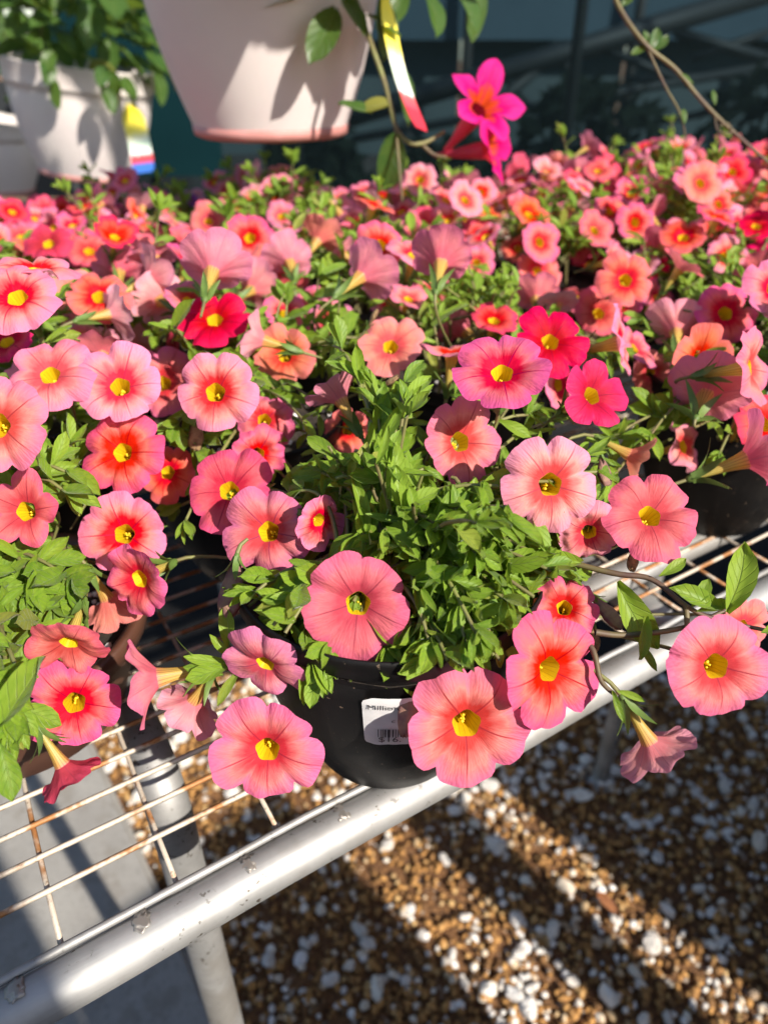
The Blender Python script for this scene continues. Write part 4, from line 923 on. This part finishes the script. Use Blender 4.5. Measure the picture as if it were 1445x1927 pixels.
text_part("Million", -LW / 2 + .0018, LH / 2 - .0062, .0040); text_part("$16.", -LW / 2 + .0052, -LH / 2 + .0034, .0050); text_part("c", -LW / 2 + .0100, .0012, .0034)
V, F = [], []; x = -LW / 2 + .0052
for k in range(16):
    w = random.choice((.0003, .0005, .0009)); b = len(V)
    V += [wrap(x, -.0090 + 0.0, .0011), wrap(x + w, -.0090, .0011), wrap(x + w, -.0035, .0011), wrap(x, -.0035, .0011)]; F.append((b, b + 1, b + 2, b + 3)); x += w + random.choice((.0004, .0006, .0008))
link("barcode", mesh("barcode", V, F, INK, False), lab)

c = at_z(1122, 1688, .014)
tag(link("dry_leaf", mesh("dry_leaf", *leaf_geo(77, .5, .5, .3, .5, 6, .4)[:2], plain("dry_leaf_brown", (.30, .12, .04), .8, 0, 5, .3, (.18, .07, .03))), None, frame(c, Vector((.5, -.6, .15)), Vector((.3, -.2, 1)), .034)), "curled orange brown leaf lying on the gravel", "leaf")
# ------------------------------------------------------------------ hanging baskets with mandevilla
def hang_pot(name, label, c, r_top, r_bot, h, group="white hanging pots of mandevilla"):
    root = empty(name, c); tag(root, label, "hanging basket", group)
    prof = [(r_bot * .80, 0.004), (r_bot * .93, 0.0), (r_bot * .97, 0.003), (r_bot, 0.010)]
    for i in range(1, 11):
        t = i / 10; prof.append((r_bot + (r_top - r_bot) * (1 - (1 - t) ** 1.7), 0.010 + (h * .80 - .010) * t))
    prof += [(r_top * 1.03, h * .805), (r_top * 1.035, h * .82), (r_top * 1.05, h * .99), (r_top * 1.06, h), (r_top * 1.03, h * 1.005), (r_top * 1.0, h * .99), (r_top * .96, h * .80), (r_top * .8, h * .79)]
    V, F = lathe_geo(prof, 64); link("pot", mesh("pot", V, F, WHITEPOT), root)
    V, F = lathe_geo([(r_bot * .5, -0.002), (r_bot * .90, -0.004), (r_bot * .985, -.001), (r_bot * 1.003, 0.007), (r_bot * .95, .0075)], 64); link("foot_ring", mesh("foot_ring", V, F, PINKDIRT), root)
    V, F = lathe_geo([(r_top * .96, h * .86), (r_top * .4, h * .9), (0.001, h * .9)], 32, False); link("soil", mesh("soil", V, F, SOIL), root)
    for k in range(3):
        a = k * 2.094 + .4; link("hanger_wire", mesh("hanger_wire", *tube_geo([Vector((r_top * 1.03 * math.cos(a), r_top * 1.03 * math.sin(a), h)), Vector((0, 0, h + .42))], .0013, 6), STEMG), root)
    tube("hanger_hook", [Vector((0.018 * math.sin(t * .5), 0, h + .42 + .012 * t)) for t in range(7)], .0018, STEMG, root, 6)
    return root
def gl(root, pos, d, L, up=None, vi=None):
    vi = random.randrange(8) if vi is None else vi
    o = link("leaf", GLOSSM[vi], root, Matrix.Translation(-Vector(root.location)) @ frame(pos, d, up or (SUN * .8 + Z * .6 + rvec(.3)), L)); return o
def crown(root, c, rx, rz, n, L, ok=None):
    k = 0
    while k < n:
        a = random.uniform(0, 6.28); q = random.random() ** .45; el = random.uniform(-.35, 1.45)
        dirv = Vector((math.cos(a) * math.cos(el), math.sin(a) * math.cos(el), math.sin(el)))
        pos = c + Vector((dirv.x * rx, dirv.y * rx, dirv.z * rz)) * q
        if ok and not ok(pos): continue
        gl(root, pos, (dirv + rvec(.5) - Z * .35), L * random.uniform(.7, 1.2)); k += 1
DB = 0.74
big_c = at(512, 247, DB); big = hang_pot("hanging_basket", "big white hanging pot dappled with leaf shadows, in front of the dark wall", big_c, .116, .080, .205)
DL = 1.40
left_c = at(166, 326, DL); left = hang_pot("hanging_basket", "white hanging pot with yellow plant tag, left of the big one", left_c, .126, .090, .184); left.rotation_euler.y = .13
DF = 1.85
far_c = at(-12, 352, DF); far = hang_pot("hanging_basket", "white hanging pot cut off by the left edge of the picture", far_c, .128, .100, .160); far.rotation_euler.y = .13
crown(big, big_c + Z * .23, .16, .15, 110, .058, lambda p: p.z > big_c.z + .175 and (p - big_c).dot(Vector((.73, .68, 0))) < .10)
SH = Vector((SUN.x, SUN.y, 0)).normalized(); SHP = Vector((-SH.y, SH.x, 0))
for k in range(150):                                  # drooping leaves on the sunny side that dapple the pot
    a = random.uniform(-1.25, .45); rr = random.uniform(.125, .215)
    pos = big_c + (SH * math.cos(a) + SHP * math.sin(a)) * rr + Z * (.20 + random.uniform(-.03, .12))
    pr = proj(pos)
    if pr[1] > 20 and not (pr[0] > 640): pos.z += .06
    gl(big, pos, (pos - big_c).normalized() * .4 - Z * random.uniform(.2, 1.0) + rvec(.3), random.uniform(.045, .07))
crown(left, left_c + Z * .225, .20, .19, 230, .065, lambda p: p.z > left_c.z + .192)
crown(far, far_c + Z * .21, .23, .20, 80, .07, lambda p: p.z > far_c.z + .155)
for k in range(10):
    e = big_c + SH * random.uniform(.28, .44) + SHP * random.uniform(-.16, .05); e.z += .14 + .73 * (e - big_c).dot(SH)
    b = big_c + Z * .19 + rvec(.02); tube("vine", bez(b - big_c, (b + e) / 2 + Z * .10 - big_c, e - big_c, 10), .0018, STEMG, big, 6)
k = 0
while k < 130:                                       # unseen arching growth added above the frame to shade the pot
    pos = big_c + SH * random.uniform(.16, .44) + SHP * random.uniform(-.16, .05) + rvec(.02); pos.z += .14 + .73 * (pos - big_c).dot(SH) + random.uniform(-.09, .10)
    pr = proj(pos)
    if pr is not None and pr[1] > -70: pos.z += .08
    gl(big, pos, rvec(1) - Z * .5, random.uniform(.05, .075)); k += 1
for k in range(9):
    a = random.uniform(-.9, 1.0); pos = left_c + (SH * math.cos(a) + SHP * math.sin(a)) * random.uniform(.15, .20) + Z * random.uniform(.16, .21)
    gl(left, pos, -Z + rvec(.4), random.uniform(.04, .055))
# leaves that hang in view over the big pot: (u, v, depth, angle, length)
for (u, v, dep, ang, L, fz) in ((632, 18, .60, -118, .050, .2), (575, -10, .60, 195, .044, .1), (715, -5, .60, -80, .046, -.2), (648, 0, .6, -60, .04, .3), (700, 215, .60, 172, .030, .5), (738, 195, .6, 185, .028, .2), (745, 250, .60, -105, .046, -.5),
                                (735, 120, .62, -60, .05, -.4), (905, -25, .64, -95, .042, -.4), (800, -12, .62, -70, .042, .3), (690, 30, .6, -30, .035, .2), (520, -18, .6, 160, .05, .2), (850, -30, .63, -60, .05, .2), (760, -25, .63, -120, .045, .2)):
    gl(big if u > 300 else left, at(u, v, dep), camdir(math.cos(R(ang)), math.sin(R(ang)), fz), L, camdir(random.uniform(.1, .6), .5, .8))
def vine(root, pts, r, mat):
    W_ = spline([at(*q) for q in pts], 6); return tube("vine", W_, [r * (1.1 - .4 * i / len(W_)) for i in range(len(W_))], mat, root, 7, Vector(root.location))
vine(big, [(650, -60, .66), (690, 60, .60), (725, 160, .60), (745, 240, .60), (770, 268, .60), (800, 268, .605), (835, 248, .61)], .0022, STEMG)
vine(big, [(745, 240, .60), (750, 300, .60), (757, 380, .61)], .0014, STEM)
vine(big, [(790, 268, .605), (815, 290, .61), (840, 296, .61)], .0016, STEM)
vine(left, [(20, 140, 1.25), (60, 110, 1.25), (110, 90, 1.27)], .002, STEMG)
def mflower(root, u, v, dep, d, rad, roll, narrow=0.0):
    V, F, U = limb_geo(int(u), nth=60, nr=10, notch=.30, emarg=0, cup=.75 + narrow, flat=.40, pleat=.1, star=.42, rt=.20, ruffle=.03)
    a, b, c = (Vector(V[i]) for i in F[0][:3])
    if (b - a).cross(c - a).z < 0:
        F = [f[::-1] for f in F]; U = [U[q * 4 + 3 - w] for q in range(len(F)) for w in range(4)]
    if narrow: V = [(x * .55, y * .55, z * 1.25) for x, y, z in V]
    dv = camdir(*d); m = Matrix.Translation(at(u, v, dep) - Vector(root.location)) @ dv.to_track_quat('Z', 'Y').to_matrix().to_4x4() @ Matrix.Rotation(R(roll), 4, 'Z') @ Matrix.Scale(rad, 4)
    f = link("flower", mesh("flower", V, F, MANDE, True, U), root, m); f["label"] = "magenta trumpet flower"
    q = .6 if narrow else 1
    Vt, Ft = lathe_geo([(.03, -1.55), (.08, -1.4), (.09, -1.1), (.15, -.7), (.20, -.35), (.215 * q + .02, 0.0)], 20, False); link("throat", mesh("throat", Vt, Ft, MANDET), f)
mflower(big, 900, 208, .61, (.42, .18, .85), .0375, 20)
mflower(big, 912, 282, .62, (.90, -.10, .42), .031, 30)
# plant tags
def tag_mat(end=(.05, .16, .55), w=.14):
    M = NT("plant_tag_print"); uv = M.n("UVMap"); sp = M.n("SeparateXYZ", None, i0=uv.outputs[0]); v = sp.outputs[1]
    nz = M.math('MULTIPLY', M.math('SUBTRACT', M.noise(uv.outputs[0], 6.0, 2.0), .5), .08)
    c = M.ramp(M.math('ADD', v, nz), [(0.0, end), (w, end), (.17, (.62, .05, .08)), (.27, (.66, .10, .10)), (.30, (.80, .82, .78)), (.46, (.62, .78, .58)), (.50, (.82, .84, .70)), (.62, (.84, .72, .10)), (1.0, (.85, .68, .02))])
    return M.surf(M.pbsdf(Base_Color=c, Roughness=0.35))
TAGM = tag_mat(); TAGM2 = tag_mat((.52, .03, .05), .165)
def plant_tag(label, top, bot, w, side, tm=None):
    L = (bot - top).length; d = (bot - top).normalized(); nrm = side.cross(d).normalized(); n_ = 14; V, F, U = [], [], []
    root = tag(empty("plant_tag", top), label, "plant tag", "plant tags on the hanging pots")
    for th in (0, 1):
        for i in range(n_ + 1):
            t = i / n_; ww = w * min(1, .35 + t * 3.5) * (1 if t < .94 else (1 - ((t - .94) / .06) ** 2 * .25))
            c = d * (L * t) + nrm * (0.010 * math.sin(t * 2.6) - .0006 * th); V += [c - side * ww / 2, c + side * ww / 2]
    b = 2 * (n_ + 1)
    for i in range(n_):
        F.append((2 * i, 2 * i + 1, 2 * i + 3, 2 * i + 2)); U += [(0, 1 - i / n_), (1, 1 - i / n_), (1, 1 - (i + 1) / n_), (0, 1 - (i + 1) / n_)]
        F.append((b + 2 * i + 2, b + 2 * i + 3, b + 2 * i + 1, b + 2 * i)); U += [(0, 1 - (i + 1) / n_), (1, 1 - (i + 1) / n_), (1, 1 - i / n_), (0, 1 - i / n_)]
    link("card", mesh("card", V, F, tm or TAGM, True, U), root)
    tube("stake", [d * -.05, d * .004], .0016, plain("tag_stake", (.75, .72, .6), .4), root, 6)
plant_tag("yellow white and blue plant tag hanging on the left white pot", at(243, 195, 1.26), at(268, 322, 1.24), .043, (CR * .97 + CF * -.25).normalized())
plant_tag("long yellow plant tag stuck in the big white pot beside the magenta flower", at(722, -20, .60), at(800, 236, .58), .016, (CR * .80 + CF * .6).normalized(), TAGM2)

# trailing vine in the top right corner, from a basket above the frame
tv = empty("trailing_vine", at(1150, -40, .55)); tag(tv, "thin bare vine with tiny buds trailing in the top right corner", "vine")
vine(tv, [(1140, -60, .55), (1165, 15, .55), (1215, 85, .55), (1270, 130, .56), (1320, 190, .57), (1370, 240, .58), (1450, 310, .60)], .0019, STEM)
vine(tv, [(1215, 85, .55), (1250, 160, .56), (1280, 215, .57), (1290, 265, .58)], .0009, STEM)
vine(tv, [(1345, 215, .575), (1350, 245, .575), (1375, 250, .575), (1370, 232, .575), (1352, 238, .575)], .0006, STEM)
def tvl(u, v, ang, L):
    link("leaf", GLOSSM[2], tv, Matrix.Translation(-Vector(tv.location)) @ frame(at(u, v, .553), camdir(math.cos(R(ang)), math.sin(R(ang)), .2), camdir(.3, .4, .9), L))
for (u, v, a, L) in ((1222, 95, 70, .018), (1228, 95, 45, .016), (1218, 92, 100, .014), (1215, 92, 200, .013), (1170, 12, 60, .016), (1160, -5, 20, .02), (1282, 140, -40, .012), (1340, 170, -80, .012), (1285, 205, -85, .012)): tvl(u, v, a, L)

# ------------------------------------------------------------------ dark shade house behind
CLOTH = None
def cloth_m():
    M = NT("shade_cloth"); co = M.coord(); n1 = M.noise(co, 1.3, 3.0)
    c = M.mix(n1, (.0020, .0045, .0055), (.0035, .0075, .009))
    df = M.pbsdf(Base_Color=c, Roughness=0.9); df.inputs['Specular IOR Level'].default_value = 0.05; tr = M.n("BsdfTransparent", None, Color=(.80, .95, 1.0))
    return M.surf(M.n("MixShader", None, i0=0.46, i1=df, i2=tr))
CLOTH = cloth_m()
PANEL = plain("greenhouse_panel", (.045, .070, .080), 0.7, 0, 1.2, .3, (.026, .043, .050), spec=.1)
UPPER = plain("upper_tarp", (.034, .064, .088), 0.7, 0, 1.5, .3, (.022, .044, .062), spec=.1)
TEAL = plain("teal_tarp", (.0035, .020, .024), 0.9, 0, 2, .3, (.002, .013, .016), spec=.05)
PIPE = plain("dull_pipe", (.02, .024, .026), 0.6, 0.0, 8, .3, (.012, .014, .016))
DARKLEAF = plain("dark_foliage", (.010, .016, .010), 0.9, 0, 9, .3, (.006, .010, .007), spec=.1)
YC = 2.7
sh = empty("shade_cloth_wall", (0.9, YC, 0)); tag(sh, "dark see-through shade cloth wall stretched on pipes behind the flowers", "shade cloth")
def grid_sheet(name, x0, x1, z0, z1, y, mat, parent, nx=24, nz=12, amp=.02, loc=Vector((0, 0, 0)), ztop=None):
    V, F = [], []
    for j in range(nz + 1):
        for i in range(nx + 1):
            x = x0 + (x1 - x0) * i / nx; zt = ztop(x) if ztop else z1; z = z0 + (zt - z0) * j / nz
            V.append((x - loc.x, y + amp * noise.noise(Vector((x * 1.4, z * 1.1, y))) - loc.y, z - loc.z))
    for j in range(nz):
        for i in range(nx): a = j * (nx + 1) + i; F.append((a, a + 1, a + nx + 2, a + nx + 1))
    return link(name, mesh(name, V, F, mat), parent)
grid_sheet("cloth_sheet", -0.98, 4.2, 0.02, 2.6, YC, CLOTH, sh, loc=Vector(sh.location))
for x in (-0.98, -0.30, .62, 1.55, 2.6, 4.2): tube("post", [Vector((x, YC + .03, 0)), Vector((x, YC + .03, 2.65))], .02, PIPE, sh, 10, Vector(sh.location))
tube("top_pipe", [Vector((-0.98, YC + .03, 2.62)), Vector((4.2, YC + .03, 2.62))], .022, PIPE, sh, 10, Vector(sh.location))
gh = empty("greenhouse", (1.0, 4.6, 0)); tag(gh, "dim greenhouse with pale panels and roof trusses behind the shade cloth", "greenhouse")
GL = Vector(gh.location)
for k in range(7):
    x0 = -1.6 + k * 1.05; grid_sheet("panel", x0, x0 + 1.03, 0.30, 0.955, 5.4, PANEL, gh, 4, 4, .01, GL)
grid_sheet("base_wall", -1.7, 5.8, 0, .29, 5.35, PIPE, gh, 4, 3, .0, GL)
grid_sheet("roof_tarp", -1.9, 5.9, 0.95, 4.6, 5.2, UPPER, gh, 24, 8, .03, GL, ztop=lambda x: 4.4)
def wpt(u, v, y):
    d = CF + CR * ((u - 722.5) / FPX) - CU * ((v - 963.5) / FPX); return CAM + d * (y / d.y)
# trusses: sloping eave, chords and webs
for (u0, v0, u1, v1, r_) in ((640, 225, 1480, -25, .05), (660, 262, 1470, 120, .022), (720, 330, 1445, 190, .018), (880, 240, 1010, 130, .03), (1040, 80, 1110, 200, .022), (1110, 80, 1300, 160, .02), (1270, 60, 1445, 110, .025), (1300, 110, 1445, 60, .02), (760, 230, 790, 320, .02), (930, 130, 1130, 330, .014), (1180, 150, 1445, 140, .018)):
    tube("truss_bar", [wpt(u0, v0, 4.2), wpt(u1, v1, 4.2)], r_, PIPE, gh, 8, GL)
for k in range(8):
    x = -1.5 + k * 1.0; tube("post", [Vector((x, 5.1, 0)), Vector((x, 5.1, 2.4))], .03, PIPE, gh, 8, GL)
def dark_bush(label, x, y, h, w, n_):
    root = empty("dark_shrub", (x, y, 0)); tag(root, label, "shrub", "dark shrubs inside the shade house")
    tube("trunk", [Vector((0, 0, 0)), Vector((.02, 0, h * .5))], [.03, .02], PIPE, root, 8)
    V, F = [], []
    for k in range(n_):
        a = random.uniform(0, 6.28); q = random.random() ** .5; zz = random.uniform(.12, 1); rr = w * q * (math.sin(min(1, zz * 1.02) * 2.6) * .9 + .12)
        c = Vector((rr * math.cos(a), rr * math.sin(a), h * zz)); d = rvec(1).normalized(); s_ = d.orthogonal().normalized(); L = random.uniform(.05, .11); b = len(V)
        V += [c - d * L, c + s_ * L * .4, c + d * L, c - s_ * L * .4]; F.append((b, b + 1, b + 2, b + 3))
    tag(link("crown", mesh("crown", V, F, DARKLEAF, False), root), kind="stuff")
for (lab, x, y, h, w) in (("dark shrub behind the cloth below the big hanging pot", -.35, 3.9, 1.15, .35), ("dark tree behind the cloth right of the magenta flower", 1.05, 4.0, 1.45, .55), ("tall dark tree behind the cloth under the trailing vine", 1.9, 3.9, 1.55, .6),
                          ("low dark shrub behind the cloth left of the magenta flower", .3, 3.9, 1.02, .45), ("dark shrub behind the cloth at the far right", 2.7, 4.0, 1.35, .5)):
    dark_bush(lab, x, y, h * .52, w * .7, 350)
tt = empty("teal_tarp", (-1.0, 2.55, 0)); tag(tt, "teal tarp hanging between the two white pots", "tarp")
grid_sheet("tarp_sheet", -1.02, -.52, .55, 1.02, 2.55, TEAL, tt, 12, 10, .03, Vector(tt.location)); tube("tarp_pole", [Vector((-1.02, 2.56, 0)), Vector((-1.02, 2.56, 1.05))], .015, PIPE, tt, 8, Vector(tt.location))
lw = empty("low_dark_fence", (-2.2, 2.9, 0)); tag(lw, "dark slatted fence at the left behind the white pots", "fence")
for k in range(7):
    V, F = box_geo(-.05, 0, .1 + k * .13, 2.5, .02, .115); link("slat", mesh("slat", V, F, PIPE, False), lw)
for x in (-1.2, 0, 1.15): V, F = box_geo(x, .04, .5, .06, .05, 1.0); link("post", mesh("post", V, F, PIPE, False), lw)
# overhead pipe that the baskets hang from
oh = empty("overhead_pipe", (-.1, .9, 0)); tag(oh, "galvanised overhead pipe that carries the hanging pots", "pipe")
oz = 1.56
for c_, nm in ((big_c, 0), (left_c, 1), (far_c, 2)): pass
tube("pipe", [Vector((big_c.x + .9, big_c.y - .45, oz)), Vector((big_c.x, big_c.y, oz)), Vector((left_c.x, left_c.y, oz)), Vector((far_c.x - .5, far_c.y + .3, oz))], .014, GALV, oh, 12, Vector(oh.location))
for (x, y) in ((big_c.x + .9, big_c.y - .45), (far_c.x - .5, far_c.y + .3)): tube("post", [Vector((x, y, 0)), Vector((x, y, oz))], .016, GALV, oh, 12, Vector(oh.location))
for c_ in (big_c, left_c, far_c): tube("chain", [Vector((c_.x, c_.y, c_.z + .55)), Vector((c_.x, c_.y, oz))], .002, STEMG, oh, 6, Vector(oh.location))

# ------------------------------------------------------------------ unseen boxes added behind the camera to shade the ground
WOOD = plain("shade_box_boards", (.16, .12, .085), 0.85, 0, 12, .3, (.10, .075, .055), .4, 60)
SQ = Vector((.73, .68, 0)).normalized(); SP = Vector((SUN.x, SUN.y, 0)).normalized()
def shade_blocker(label, q0, q1, p0, h, cat="shade blocker"):
    c = SQ * ((q0 + q1) / 2) + SP * p0; root = empty("shade_box", (c.x, c.y, 0)); tag(root, label, cat, "unseen boxes added to shade the ground")
    nb_ = max(2, int(h / .11)); ax, ay = SQ, SP
    for k in range(nb_):
        z = h * (k + .5) / nb_
        for sgn in (-1, 1):
            V, F = box_geo(*(ay * (.12 * sgn)), z, 1, 1, 1) if False else box_geo((ay * (.12 * sgn)).x, (ay * (.12 * sgn)).y, z, q1 - q0, .018, h / nb_ - .002, ax, ay if ax.cross(ay).z > 0 else -ay)
            link("board", mesh("board", V, F, WOOD, False), root)
    for sgn in (-1, 1):
        e = ax * (((q1 - q0) / 2 - .012) * sgn); V, F = box_geo(e.x, e.y, h / 2, .02, .22, h - .01, ax, ay if ax.cross(ay).z > 0 else -ay); link("end_panel", mesh("end_panel", V, F, WOOD, False), root)
shade_blocker("long unseen box added to shade the ground and path", 0.0, .328, .55, .735)
shade_blocker("narrow unseen box added to shade the ground between two lit stripes", .422, .500, .55, .80)
shade_blocker("wide unseen box added to shade the gravel on the right", .560, 1.9, .55, .80)
shade_blocker("tall weathered wooden box nearest the path", -.8, -.001, .56, 1.35)
print("objects", len(bpy.data.objects))
